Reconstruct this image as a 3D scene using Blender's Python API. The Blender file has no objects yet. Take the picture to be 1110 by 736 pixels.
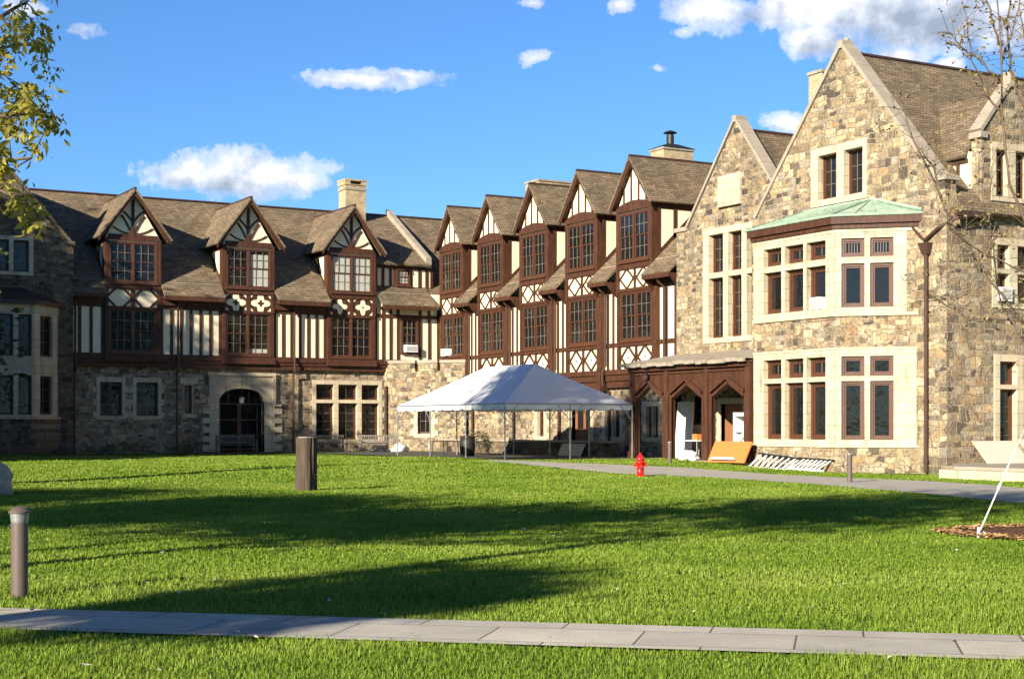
import bpy, math, random
import numpy as np
from mathutils import Vector, Matrix, noise as mnoise
from mathutils.geometry import delaunay_2d_cdt
R = math.radians
random.seed(7)
rng = np.random.default_rng(11)
S = bpy.context.scene
COL = S.collection

# World axes follow the buildings: +Y runs along the wing behind the tent, +X runs along the wing facing the camera.
CAM = Vector((-40.3, -40.0, 1.69))
YAW = math.atan2(.49, .872)
FW = (math.sin(YAW), math.cos(YAW)); RT = (math.cos(YAW), -math.sin(YAW))
def cam_xy(l, d): return (CAM.x + FW[0]*d + RT[0]*l, CAM.y + FW[1]*d + RT[1]*l)

def sstep(a, b, x):
    t = np.clip((x - a)/(b - a), 0, 1); return t*t*(3 - 2*t)
def ground_h(x, y):
    x = np.asarray(x, float); y = np.asarray(y, float)
    return .3*sstep(2, 14, y) + .035*np.sin(x*.33 + 1)*np.sin(y*.29) * sstep(-24, -18, y)*(1 - sstep(-12, -8, x))
def gh(x, y): return float(ground_h(x, y))

# ------------------------------------------------------------------ mesh helpers
ORG = {}
class MB:
    def __init__(s): s.v = []; s.f = []; s.m = []; s.cur = 0; s.cut = []
    def mark(s): s.cut.append((len(s.v), len(s.f)))
    def build_each(s, name, mats, parent=None, smooth=False):
        c = [x for i, x in enumerate(s.cut) if i == 0 or x != s.cut[i-1]] + [(len(s.v), len(s.f))]
        for (v0, f0), (v1, f1) in zip(c, c[1:]):
            if f1 > f0:
                m = MB(); m.v = s.v[v0:v1]; m.f = [[i-v0 for i in f] for f in s.f[f0:f1]]; m.m = s.m[f0:f1]; m.build(name, mats, parent, smooth)
    def add(s, pts, faces):
        b = len(s.v); s.v += [tuple(p) for p in pts]
        for f in faces: s.f.append([b + i for i in f]); s.m.append(s.cur)
    def poly(s, pts): s.add(pts, [list(range(len(pts)))])
    def hexa(s, p):   # 8 points: bottom 4 then top 4
        s.add(p, [(3, 2, 1, 0), (4, 5, 6, 7), (0, 1, 5, 4), (1, 2, 6, 5), (2, 3, 7, 6), (3, 0, 4, 7)])
    def box(s, x0, x1, y0, y1, z0, z1):
        s.hexa([(x0,y0,z0),(x1,y0,z0),(x1,y1,z0),(x0,y1,z0),(x0,y0,z1),(x1,y0,z1),(x1,y1,z1),(x0,y1,z1)])
    def fbox(s, F, a0, a1, z0, z1, o0, o1):
        s.hexa([F(a0,z0,o0),F(a1,z0,o0),F(a1,z0,o1),F(a0,z0,o1),F(a0,z1,o0),F(a1,z1,o0),F(a1,z1,o1),F(a0,z1,o1)])
    def fprism(s, F, poly, o0, o1):
        n = len(poly)
        s.add([F(a,z,o0) for a,z in poly] + [F(a,z,o1) for a,z in poly],
              [list(range(n))[::-1], list(range(n,2*n))] + [(i,(i+1)%n,n+(i+1)%n,n+i) for i in range(n)])
    def fbar(s, F, p, q, w, o0, o1):
        dx, dz = q[0]-p[0], q[1]-p[1]; L = math.hypot(dx,dz); nx, nz = -dz/L*w/2, dx/L*w/2
        s.fprism(F, [(p[0]-nx,p[1]-nz),(q[0]-nx,q[1]-nz),(q[0]+nx,q[1]+nz),(p[0]+nx,p[1]+nz)], o0, o1)
    def fcurve(s, F, pts, w, o0, o1):
        for p, q in zip(pts, pts[1:]): s.fbar(F, p, q, w, o0, o1)
    def slab(s, q, t):
        q = [Vector(p) for p in q]; n = (q[1]-q[0]).cross(q[3]-q[0]).normalized()
        if n.z < 0: n = -n
        s.hexa([p - n*t for p in q] + q)
    def tube(s, pts, rad, n=8, cap=True):
        pts = [Vector(p) for p in pts]
        if not hasattr(rad, '__len__'): rad = [rad]*len(pts)
        V = []; prev = None
        for i, p in enumerate(pts):
            d = (pts[min(i+1,len(pts)-1)] - pts[max(i-1,0)]).normalized()
            u = prev if prev is not None else (Vector((1,0,0)) if abs(d.x) < .8 else Vector((0,1,0)))
            u = (u - d*u.dot(d)).normalized(); prev = u; w = d.cross(u)
            V += [p + (u*math.cos(2*math.pi*k/n) + w*math.sin(2*math.pi*k/n))*rad[i] for k in range(n)]
        Fc = [(i*n+k, i*n+(k+1)%n, (i+1)*n+(k+1)%n, (i+1)*n+k) for i in range(len(pts)-1) for k in range(n)]
        if cap: Fc += [tuple(range(n))[::-1], tuple(range((len(pts)-1)*n, len(pts)*n))]
        s.add(V, Fc)
    def lathe(s, c, prof, n=20):
        s.add([(c[0]+r*math.cos(2*math.pi*k/n), c[1]+r*math.sin(2*math.pi*k/n), c[2]+z) for r, z in prof for k in range(n)],
              [(i*n+k, i*n+(k+1)%n, (i+1)*n+(k+1)%n, (i+1)*n+k) for i in range(len(prof)-1) for k in range(n)] + [tuple(range(n))[::-1], tuple(range((len(prof)-1)*n, len(prof)*n))])
    def wall(s, F, outline, holes, o, thick=.3, reveal=None):
        """flat face with holes, rim going back by thick, hole sides going back by reveal"""
        P = []; E = []
        for lp in [outline] + holes:
            b = len(P); P += [Vector(p) for p in lp]
            E += [(b+i, b+(i+1) % len(lp)) for i in range(len(lp))]
        v, e, f, *_ = delaunay_2d_cdt(P, E, [], 0, 1e-5)
        def inside(p, lp):
            c = False; n = len(lp)
            for i in range(n):
                x1, y1 = lp[i]; x2, y2 = lp[(i+1)%n]
                if (y1 > p[1]) != (y2 > p[1]) and p[0] < (x2-x1)*(p[1]-y1)/(y2-y1) + x1: c = not c
            return c
        keep = []
        for t in f:
            c = (sum(v[i].x for i in t)/len(t), sum(v[i].y for i in t)/len(t))
            if inside(c, outline) and not any(inside(c, h) for h in holes): keep.append(tuple(t))
        s.add([F(p.x, p.y, o) for p in v], keep)
        if thick:
            for i in range(len(outline)):
                p, q = outline[i], outline[(i+1) % len(outline)]
                s.poly([F(*p, o), F(*q, o), F(*q, o-thick), F(*p, o-thick)])
        for h in holes:
            for i in range(len(h)):
                p, q = h[i], h[(i+1) % len(h)]
                rv = reveal or thick
                s.poly([F(*p, o), F(*p, o-rv), F(*q, o-rv), F(*q, o)])
    def build(s, name, mats, parent=None, smooth=False, fix=True):
        me = bpy.data.meshes.new(name)
        og = Vector(ORG.get(parent.name, (0,0,0))) if parent is not None else Vector((0,0,0))
        me.from_pydata([tuple(Vector(p) - og) for p in s.v], [], s.f)
        if not isinstance(mats, (list, tuple)): mats = [mats]
        for m in mats: me.materials.append(m)
        me.polygons.foreach_set('material_index', s.m)
        if smooth: me.polygons.foreach_set('use_smooth', [True]*len(s.f))
        me.validate(); me.update()
        if fix:
            import bmesh
            bm = bmesh.new(); bm.from_mesh(me); bmesh.ops.recalc_face_normals(bm, faces=bm.faces); bm.to_mesh(me); bm.free()
        o = bpy.data.objects.new(name, me); COL.objects.link(o)
        if parent is not None:
            o.parent = parent; ORG[o.name] = og
        return o
def tag(o, label=None, cat=None, group=None, kind=None):
    if label: o['label'] = label
    if cat: o['category'] = cat
    if group: o['group'] = group
    if kind: o['kind'] = kind
    return o
def thing(name, loc, label, cat, group=None, rz=0):
    o = bpy.data.objects.new(name, None); COL.objects.link(o); o.location = loc; o.rotation_euler = (0,0,rz)
    o.empty_display_size = .2
    ORG[o.name] = tuple(loc)
    return tag(o, label, cat, group)
def local_thing(name, label, cat, group=None):      # built around the origin, then moved
    return thing(name, (0,0,0), label, cat, group)
def copy_tree(o, loc, rz, label, group=None):
    c = o.copy(); COL.objects.link(c); c.location = loc; c.rotation_euler = (0,0,rz); c['label'] = label
    if group: c['group'] = group
    for ch in list(o.children):
        k = ch.copy(); COL.objects.link(k); k.parent = c
        for g in list(ch.children):
            h = g.copy(); COL.objects.link(h); h.parent = k
    return c
class Frame:
    def __init__(s, o, a, n): s.o = o; s.a = a; s.n = n
    def __call__(s, a, z, o): return (s.o[0]+s.a[0]*a+s.n[0]*o, s.o[1]+s.a[1]*a+s.n[1]*o, z)
def FWest(X0): return Frame((X0,0), (0,1), (-1,0))     # wall facing -X, a = Y
def FSouth(Y0): return Frame((0,Y0), (1,0), (0,-1))    # wall facing -Y, a = X
H2 = math.sqrt(.5)
def rect(a0,a1,z0,z1): return [(a0,z0),(a1,z0),(a1,z1),(a0,z1)]

# ------------------------------------------------------------------ materials
class NT:
    def __init__(s, name):
        s.mat = bpy.data.materials.new(name); s.mat.use_nodes = True; s.t = s.mat.node_tree
        s.b = s.t.nodes['Principled BSDF']; s.out = s.t.nodes['Material Output']
    def n(s, typ, **kw):
        nd = s.t.nodes.new(typ)
        for k, v in kw.items():
            if k == 'ins':
                for a, b in v.items():
                    if hasattr(b, 'is_output') : s.t.links.new(b, nd.inputs[a])
                    else: nd.inputs[a].default_value = b
            else: setattr(nd, k, v)
        return nd
    def link(s, a, b): s.t.links.new(a, b)
    def math(s, op, a, b=0., c=None):
        ins = {0: a, 1: b}
        if c is not None: ins[2] = c
        return s.n('ShaderNodeMath', operation=op, ins=ins).outputs[0]
    def ramp(s, fac, stops, interp='LINEAR'):
        r = s.n('ShaderNodeValToRGB', ins={0: fac}); cr = r.color_ramp; cr.interpolation = interp
        while len(cr.elements) < len(stops): cr.elements.new(.5)
        for e, (p, c) in zip(cr.elements, stops): e.position = p; e.color = tuple(c) + (1,) if len(c) == 3 else c
        return r.outputs[0]
    def mix(s, fac, a, b, mode='MIX'):
        m = s.n('ShaderNodeMix', data_type='RGBA', blend_type=mode)
        for sock, val in ((0, fac), (6, a), (7, b)):
            if hasattr(val, 'is_output'): s.link(val, m.inputs[sock])
            else: m.inputs[sock].default_value = (tuple(val) + (1,)) if isinstance(val, (tuple, list)) and len(val) == 3 else val
        return m.outputs[2]
    def noise(s, scale, detail=3, vec=None, rough=.55, dist=0.):
        ins = {'Scale': scale, 'Detail': detail, 'Roughness': rough, 'Distortion': dist}
        if vec is not None: ins['Vector'] = vec
        return s.n('ShaderNodeTexNoise', ins=ins).outputs
    def pos(s): return s.n('ShaderNodeNewGeometry').outputs['Position']
    def uv(s, su=1., sv=1.):    # along the wall (Y - X) and up
        sp = s.n('ShaderNodeSeparateXYZ', ins={0: s.pos()}).outputs
        u = s.math('MULTIPLY', s.math('SUBTRACT', sp[1], sp[0]), su); v = s.math('MULTIPLY', sp[2], sv)
        return s.n('ShaderNodeCombineXYZ', ins={0: u, 1: v}).outputs[0]
    def bump(s, h, strength=.5, dist=.02):
        b = s.n('ShaderNodeBump', ins={'Height': h, 'Strength': strength, 'Distance': dist}); s.link(b.outputs[0], s.b.inputs['Normal'])
    def set(s, col=None, rough=.8, spec=.3, metal=0.):
        if col is not None:
            if hasattr(col, 'is_output'): s.link(col, s.b.inputs['Base Color'])
            else: s.b.inputs['Base Color'].default_value = tuple(col) + (1,)
        if hasattr(rough, 'is_output'): s.link(rough, s.b.inputs['Roughness'])
        else: s.b.inputs['Roughness'].default_value = rough
        s.b.inputs['Specular IOR Level'].default_value = spec; s.b.inputs['Metallic'].default_value = metal
        return s.mat

def m_stone(name, sc=1., dark=1., mortar=(.50,.42,.30)):
    t = NT(name); uv = t.uv(1., 1.)
    def off(scale, amp, det=2):
        o = t.n('ShaderNodeVectorMath', operation='SUBTRACT', ins={0: t.noise(scale, det, uv)[1], 1: (.5,.5,.5)}).outputs[0]
        return t.n('ShaderNodeVectorMath', operation='MULTIPLY', ins={0: o, 1: (amp,amp,0)}).outputs[0]
    vec = t.n('ShaderNodeVectorMath', operation='ADD', ins={0: uv, 1: off(1.5/sc, .20*sc)}).outputs[0]
    vec = t.n('ShaderNodeVectorMath', operation='ADD', ins={0: vec, 1: off(5./sc, .10*sc, 4)}).outputs[0]
    def br(w, h, sq, f):
        o = t.n('ShaderNodeTexBrick', offset=.37, squash=sq, squash_frequency=f, ins={'Vector': vec, 'Scale': 1., 'Mortar Size': .02*sc, 'Mortar Smooth': .6, 'Brick Width': w*sc, 'Row Height': h*sc, 'Color1': (0,0,0,1), 'Color2': (1,1,1,1), 'Mortar': (.5,.5,.5,1)}).outputs
        return o[0], o[1]
    A, B, Cc = br(.50,.27,.62,3), br(.31,.165,1.5,2), br(.42,.40,.55,2)
    m1 = t.ramp(t.noise(.62/sc, 2, uv)[0], [(.49, (0,0,0)), (.495, (1,1,1))]); m2 = t.ramp(t.noise(.8/sc, 2, t.n('ShaderNodeVectorMath', operation='ADD', ins={0: uv, 1: (31.,17.,0)}).outputs[0])[0], [(.60, (0,0,0)), (.605, (1,1,1))])
    val = t.mix(m2, t.mix(m1, A[0], B[0]), Cc[0]); mort = t.mix(m2, t.mix(m1, A[1], B[1]), Cc[1])
    val = t.n('ShaderNodeSeparateColor', ins={0: val}).outputs[0]; mort = t.n('ShaderNodeSeparateColor', ins={0: mort}).outputs[0]
    fine = t.noise(9, 5, t.pos(), .68)[0]; big = t.noise(.45, 3, t.pos())[0]; mid = t.noise(2.6, 3, t.pos())[0]
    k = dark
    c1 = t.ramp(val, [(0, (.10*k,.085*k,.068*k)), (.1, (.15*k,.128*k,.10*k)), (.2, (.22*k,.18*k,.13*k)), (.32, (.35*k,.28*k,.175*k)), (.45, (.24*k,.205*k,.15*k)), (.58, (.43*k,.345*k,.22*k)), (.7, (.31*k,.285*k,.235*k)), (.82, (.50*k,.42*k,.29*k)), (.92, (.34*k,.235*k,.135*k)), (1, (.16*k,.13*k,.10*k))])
    c1 = t.mix(1, c1, t.ramp(t.math('FRACT', t.math('MULTIPLY', val, 13.7)), [(0, (.78,.79,.82)), (1, (1.14,1.08,.98))]), 'MULTIPLY')
    c1 = t.mix(1, c1, t.ramp(fine, [(.28, (.40,.39,.38)), (.5, (1,1,1)), (.72, (1.38,1.32,1.2))]), 'MULTIPLY')
    c1 = t.mix(1, c1, t.ramp(mid, [(.3, (.72,.73,.76)), (.7, (1.18,1.14,1.08))]), 'MULTIPLY')
    c1 = t.mix(1, c1, t.ramp(big, [(.3, (.84,.84,.86)), (.7, (1.1,1.06,1.0))]), 'MULTIPLY')
    vs_ = t.n('ShaderNodeVectorMath', operation='MULTIPLY', ins={0: t.pos(), 1: (1.1,1.1,.16)}).outputs[0]
    stn = t.ramp(t.noise(1.3, 5, vs_, .65)[0], [(.32, (.55,.54,.52)), (.5, (1,1,1))])
    c1 = t.mix(.75, c1, stn, 'MULTIPLY')
    mc = t.mix(1, tuple(x*.9 for x in mortar), t.ramp(fine, [(.3, (.6,.6,.6)), (.7, (1.1,1.1,1.1))]), 'MULTIPLY')
    col = t.mix(mort, c1, mc)
    h = t.math('ADD', t.math('MULTIPLY', mort, -1.), t.math('ADD', t.math('MULTIPLY', fine, .7), t.math('MULTIPLY', val, .25)))
    t.bump(h, 1., .085)
    return t.set(col, .9, .2)
def m_plain(name, col, var=.15, scale=3., rough=.7, spec=.3, metal=0., bump=0., stretch=None):
    t = NT(name); p = t.pos()
    if stretch: p = t.n('ShaderNodeVectorMath', operation='MULTIPLY', ins={0: p, 1: stretch}).outputs[0]
    f = t.math('ADD', t.math('MULTIPLY', t.noise(scale, 4, p)[0], .6), t.math('MULTIPLY', t.noise(scale*9, 4, p)[0], .4))
    a = tuple(c*(1-var) for c in col); b = tuple(min(1, c*(1+var)) for c in col)
    c = t.ramp(f, [(.3, a), (.7, b)])
    if bump: t.bump(f, bump, .02)
    return t.set(c, rough, spec, metal)
def m_limestone():
    t = NT('limestone'); p = t.pos()
    st = t.n('ShaderNodeVectorMath', operation='MULTIPLY', ins={0: p, 1: (1.6,1.6,.22)}).outputs[0]
    streak = t.noise(2.2, 5, st, .65)[0]; fine = t.noise(14, 5, p)[0]
    br = t.n('ShaderNodeTexBrick', offset=.5, ins={'Vector': t.uv(), 'Scale': 1., 'Mortar Size': .011, 'Brick Width': .9, 'Row Height': .44, 'Color1': (.86,.86,.85,1), 'Color2': (1.06,1.03,1,1), 'Mortar': (.5,.47,.42,1)}).outputs[0]
    c = t.ramp(streak, [(.28, (.30,.245,.165)), (.42, (.51,.435,.305)), (.75, (.61,.53,.385))])
    c = t.mix(1, c, br, 'MULTIPLY'); c = t.mix(1, c, t.ramp(fine, [(.3, (.86,.86,.86)), (.7, (1.06,1.06,1.05))]), 'MULTIPLY')
    t.bump(fine, .25, .01)
    return t.set(c, .85, .2)
def m_roof(name, tint=1.):
    t = NT(name)
    br = t.n('ShaderNodeTexBrick', offset=.5, ins={'Vector': t.uv(), 'Scale': 1., 'Mortar Size': .012, 'Mortar Smooth': .3, 'Brick Width': .34, 'Row Height': .115, 'Color1': (.14,.105,.068,1), 'Color2': (.235,.18,.12,1), 'Mortar': (.055,.042,.03,1)}).outputs
    sp = t.n('ShaderNodeSeparateXYZ', ins={0: t.pos()}).outputs
    row = t.math('FRACT', t.math('DIVIDE', sp[2], .115))
    c = t.mix(1, br[0], t.ramp(t.noise(.7, 5, t.pos())[0], [(.3, (.72,.74,.76)), (.7, (1.2,1.15,1.06))]), 'MULTIPLY')
    c = t.mix(1, c, t.ramp(t.noise(6, 4, t.pos(), .7)[0], [(.3, (.75,.75,.75)), (.7, (1.22,1.2,1.18))]), 'MULTIPLY')
    t.bump(t.math('ADD', t.math('MULTIPLY', row, -.8), t.noise(16, 3, t.pos())[0]), .7, .03)
    return t.set(c, .9, .2)
def m_timber():
    t = NT('brown_timber'); p = t.pos()
    st = t.n('ShaderNodeVectorMath', operation='MULTIPLY', ins={0: p, 1: (5,5,.9)}).outputs[0]
    c = t.ramp(t.noise(1.6, 6, st, .7)[0], [(.25, (.026,.011,.006)), (.5, (.062,.023,.011)), (.68, (.092,.036,.018)), (.85, (.13,.066,.038))])
    t.bump(t.noise(6, 4, st)[0], .3, .01)
    return t.set(c, .62, .35)
def m_glass():
    t = NT('window_glass'); g = t.n('ShaderNodeBsdfGlossy', ins={'Roughness': .03, 'Color': (.85,.87,.9,1)}); tr = t.n('ShaderNodeBsdfTransparent', ins={'Color': (.86,.88,.87,1)})
    b = t.n('ShaderNodeBump', ins={'Height': t.noise(2.2, 2, t.pos())[0], 'Strength': .35, 'Distance': .04}); t.link(b.outputs[0], g.inputs['Normal'])
    bf = t.n('ShaderNodeNewGeometry').outputs['Backfacing']
    fr = t.n('ShaderNodeFresnel', ins={'IOR': t.math('ADD', 1.5, t.math('MULTIPLY', bf, 1/1.5-1.5))})
    mx = t.n('ShaderNodeMixShader', ins={0: fr.outputs[0]}); t.link(tr.outputs[0], mx.inputs[1]); t.link(g.outputs[0], mx.inputs[2])
    t.link(mx.outputs[0], t.out.inputs[0]); return t.mat
def m_leaf(name, c0, c1, c2, trans=.35, attr=True):
    t = NT(name)
    f = t.n('ShaderNodeAttribute', attribute_name='tint').outputs['Fac']
    pn = t.noise(.28, 3, t.pos())[0]
    f = t.math('ADD', t.math('MULTIPLY', f, .62), t.math('MULTIPLY', pn, .42))
    c = t.ramp(f, [(.18, c0), (.5, c1), (.85, c2)])
    t.set(c, .55, .25)
    tl = t.n('ShaderNodeBsdfTranslucent'); t.link(c, tl.inputs[0])
    mx = t.n('ShaderNodeMixShader', ins={0: trans}); t.link(t.b.outputs[0], mx.inputs[1]); t.link(tl.outputs[0], mx.inputs[2])
    t.link(mx.outputs[0], t.out.inputs[0]); return t.mat
def m_brick(name, c1, c2, mo):
    t = NT(name)
    br = t.n('ShaderNodeTexBrick', offset=.5, ins={'Vector': t.uv(), 'Scale': 1., 'Mortar Size': .012, 'Brick Width': .3, 'Row Height': .1, 'Color1': c1+(1,), 'Color2': c2+(1,), 'Mortar': mo+(1,)}).outputs[0]
    c = t.mix(1, br, t.ramp(t.noise(3, 5, t.pos())[0], [(.3, (.7,.7,.7)), (.7, (1.15,1.12,1.1))]), 'MULTIPLY')
    t.bump(t.noise(20, 3, t.pos())[0], .4, .02); return t.set(c, .9, .2)
def m_copper():
    t = NT('green_copper'); p = t.pos()
    st = t.n('ShaderNodeVectorMath', operation='MULTIPLY', ins={0: p, 1: (2,2,1)}).outputs[0]
    c = t.ramp(t.noise(1.6, 6, st, .7)[0], [(.25, (.14,.19,.13)), (.45, (.25,.34,.25)), (.65, (.34,.43,.33)), (.85, (.19,.20,.14))])
    t.bump(t.noise(3, 3, p)[0], .3, .03); return t.set(c, .7, .3)

M = {}
M['stone'] = m_stone('rubble_stone', 1.0, 1.14)
M['stone_big'] = m_stone('large_rubble_stone', 1.18, 1.12)
M['stone_shaded'] = m_stone('shaded_rubble_stone', 1.15, .55, mortar=(.24,.21,.16))  # rubble stone darkened: shade on left house and terrace wall put into the colour
M['lime'] = m_limestone()
M['roof'] = m_roof('shingle_roof')
M['timber'] = m_timber()
M['stucco'] = m_plain('cream_stucco', (.82,.715,.49), .07, 1.2, .85, .2, bump=.15)
M['glass'] = m_glass()
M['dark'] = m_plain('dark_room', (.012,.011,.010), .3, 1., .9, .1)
M['lead'] = m_plain('window_lead', (.17,.13,.10), .2, 2., .5, .4)
M['blind'] = m_plain('window_blind', (.60,.57,.50), .06, 2., .8, .2)
M['sash'] = m_plain('sash_paint', (.078,.031,.016), .22, 4., .5, .4)
M['coping'] = m_plain('coping_stone', (.31,.265,.205), .22, 1.6, .85, .2, bump=.4)
M['copper'] = m_copper()
M['gutter'] = m_plain('brown_gutter', (.06,.032,.022), .2, 3., .45, .4)
M['slate'] = m_plain('weathered_slate', (.30,.26,.205), .35, 2.2, .85, .2, bump=.9)
M['brick'] = m_brick('buff_brick', (.46,.35,.20), (.36,.26,.145), (.42,.36,.26))
M['black'] = m_plain('black_metal', (.02,.019,.018), .2, 4., .5, .4)
M['metal'] = m_plain('galvanised_metal', (.42,.42,.41), .12, 6., .38, .5, .7)
M['white'] = m_plain('white_paint', (.78,.78,.76), .06, 3., .55, .4)
M['oldwood'] = m_plain('grey_weathered_wood', (.080,.060,.043), .5, 3., .9, .15, bump=.8, stretch=(4,4,.5))
M['benchwood'] = m_plain('bench_wood', (.16,.145,.125), .3, 4., .8, .2)
M['red'] = m_plain('red_hydrant_paint', (.62,.014,.010), .08, 8., .35, .5)
M['bollard'] = m_plain('bronze_bollard_paint', (.105,.078,.066), .1, 6., .5, .4)
M['orange'] = m_plain('orange_board', (.60,.175,.045), .05, 3., .7, .3)
M['beige'] = m_plain('beige_board', (.52,.46,.37), .05, 2., .8, .2)
M['paper'] = m_plain('pale_board', (.66,.62,.55), .15, 4., .8, .2)
M['brownwood'] = m_plain('brown_door_paint', (.24,.105,.05), .14, 4., .5, .4)
M['bag'] = m_plain('clear_plastic_bag', (.55,.56,.57), .3, 9., .25, .5)
M['darkbag'] = m_plain('black_plastic_bag', (.02,.02,.022), .2, 9., .3, .5)
M['boulder'] = m_plain('pale_boulder_stone', (.46,.37,.27), .35, 5., .9, .2, bump=.8)
M['bark'] = m_plain('tree_bark', (.135,.10,.072), .4, 5., .9, .1, bump=.8, stretch=(3,3,.6))
M['strap'] = m_plain('white_strap_webbing', (.8,.78,.72), .05, 8., .7, .2)
M['leaf'] = m_leaf('spring_leaf', (.22,.21,.03), (.38,.35,.06), (.52,.44,.11), .5)
M['leaf_dark'] = m_leaf('dense_leaf', (.025,.045,.012), (.045,.075,.02), (.08,.11,.03), .25)
M['bud'] = m_leaf('leaf_bud', (.20,.15,.07), (.30,.22,.10), (.36,.33,.12), .3)
M['shrub'] = m_leaf('shrub_leaf', (.03,.045,.015), (.07,.085,.035), (.16,.16,.09), .25)
M['blade'] = m_leaf('grass_blade', (.095,.170,.014), (.195,.29,.027), (.32,.385,.075), .3)
def m_ground():
    t = NT('lawn_soil'); p = t.pos()
    c = t.ramp(t.noise(.35, 4, p)[0], [(.3, (.075,.14,.013)), (.7, (.135,.215,.024))])
    c = t.mix(1, c, t.ramp(t.noise(9, 6, p, .75)[0], [(.3, (.55,.58,.5)), (.7, (1.25,1.22,1.2))]), 'MULTIPLY')
    t.bump(t.noise(14, 4, p, .8)[0], 1., .06); return t.set(c, .95, .1)
M['ground'] = m_ground()
def m_path():
    t = NT('concrete_path'); p = t.pos()
    a = Vector((6.83,-6.0,0)).normalized()
    u = t.n('ShaderNodeVectorMath', operation='DOT_PRODUCT', ins={0: p, 1: (a.x,a.y,0)}).outputs['Value']
    v = t.n('ShaderNodeVectorMath', operation='DOT_PRODUCT', ins={0: p, 1: (-a.y,a.x,0)}).outputs['Value']
    uv = t.n('ShaderNodeCombineXYZ', ins={0: u, 1: t.math('ADD', v, .18)}).outputs[0]
    br = t.n('ShaderNodeTexBrick', offset=.43, ins={'Vector': uv, 'Scale': 1., 'Mortar Size': .009, 'Brick Width': 1.22, 'Row Height': .8, 'Color1': (.88,.88,.9,1), 'Color2': (1.08,1.06,1.02,1), 'Mortar': (.28,.26,.2,1)}).outputs[0]
    f = t.noise(1.1, 5, p, .65)[0]; g = t.noise(40, 4, p, .7)[0]
    c = t.ramp(f, [(.3, (.40,.37,.31)), (.7, (.56,.52,.44))])
    c = t.mix(1, c, br, 'MULTIPLY'); c = t.mix(1, c, t.ramp(g, [(.3, (.8,.8,.8)), (.7, (1.1,1.1,1.1))]), 'MULTIPLY')
    t.bump(t.math('ADD', g, f), .3, .01); return t.set(c, .9, .2)
M['path'] = m_path()
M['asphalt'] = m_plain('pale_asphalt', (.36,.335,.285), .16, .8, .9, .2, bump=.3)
def m_mulch():
    t = NT('bark_mulch'); p = t.pos()
    c = t.ramp(t.noise(22, 5, p, .7)[0], [(.3, (.05,.026,.014)), (.55, (.16,.085,.045)), (.8, (.34,.20,.11))])
    t.bump(t.noise(22, 5, p, .7)[0], 1., .06); return t.set(c, .95, .1)
M['shaded_asphalt'] = m_plain('shaded_asphalt', (.085,.08,.07), .3, 2., .9, .2, bump=.3); M['mulch'] = m_mulch(); M['chips'] = m_plain('pale_wood_chips', (.42,.25,.12), .4, 9., .9, .2)  # dark asphalt has the shade on the terrace ground put into its colour
def m_tent():
    t = NT('white_tent_vinyl'); p = t.pos()
    c = t.ramp(t.noise(.8, 4, p)[0], [(.3, (.80,.80,.80)), (.7, (.86,.86,.85))]); t.set(c, .45, .35)
    t.bump(t.noise(.9, 3, p)[0], .25, .08)
    tl = t.n('ShaderNodeBsdfTranslucent'); t.link(c, tl.inputs[0])
    mx = t.n('ShaderNodeMixShader', ins={0: .12}); t.link(t.b.outputs[0], mx.inputs[1]); t.link(tl.outputs[0], mx.inputs[2])
    t.link(mx.outputs[0], t.out.inputs[0]); return t.mat
M['tent'] = m_tent()

# ------------------------------------------------------------------ windows
def wood_window(F, a0, a1, z0, z1, o, parent, n=2, cols=3, blinds=(), sill=True, name='window'):
    """double-hung pairs in a timber frame standing on a wall at offset o"""
    b = MB(); fw = .10
    b.cur = 2; b.fbox(F, a0+.03, a1-.03, z0+.03, z1-.03, o-.02, o+.006); b.cur = 0
    b.fbox(F, a0, a0+fw, z0, z1, o-.01, o+.12); b.fbox(F, a1-fw, a1, z0, z1, o-.01, o+.12)
    b.fbox(F, a0+fw, a1-fw, z1-fw, z1, o-.01, o+.118)
    b.fbox(F, a0+fw, a1-fw, z0, z0+fw*.8, o-.01, o+.118)
    if sill: b.fbox(F, a0-.05, a1+.05, z0-.09, z0-.002, o-.01, o+.19)
    w = (a1-a0-fw*2)/n; g = MB()
    for i in range(n):
        p = a0+fw+i*w
        if i: b.fbox(F, p-.06, p+.06, z0+fw*.8, z1-fw, o-.01, o+.135)
        l, r = p+(.06 if i else 0), p+w-(.06 if i < n-1 else 0)
        zm = (z0+z1)/2 + .02; sw = .055
        for (lo, hi, oo) in ((zm-.03, z1-fw, o+.075), (z0+fw*.8, zm+.03, o+.05)):
            b.fbox(F, l, l+sw, lo, hi, oo-.035, oo); b.fbox(F, r-sw, r, lo, hi, oo-.035, oo)
            b.fbox(F, l+sw, r-sw, lo, lo+sw, oo-.036, oo-.001); b.fbox(F, l+sw, r-sw, hi-sw, hi, oo-.036, oo-.001)
            b.cur = 1
            for k in range(1, cols):
                c = l + (r-l)*k/cols; b.fbox(F, c-.013, c+.013, lo+sw, hi-sw, oo-.03, oo-.006)
            c = (lo+hi)/2; b.fbox(F, l+sw, r-sw, c-.012, c+.012, oo-.029, oo-.007)
            b.cur = 0
            g.poly([F(l+sw*.5,lo+.02,oo-.018),F(r-sw*.5,lo+.02,oo-.018),F(r-sw*.5,hi-.02,oo-.018),F(l+sw*.5,hi-.02,oo-.018)])
        for (bi, f0, f1) in blinds:
            if bi == i:
                b.cur = 3; b.fbox(F, l+.03, r-.03, z0+.1+(z1-z0-.2)*f0, z0+.1+(z1-z0-.2)*f1, o+.008, o+.014); b.cur = 0
    wn = b.build(name, [M['sash'], M['lead'], M['dark'], M['blind']], parent)
    return wn, g
def wood_window_part(F, *a, **k):
    w, g = wood_window(F, *a, **k); g.build('pane', M['glass'], w, fix=False); return w
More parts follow.
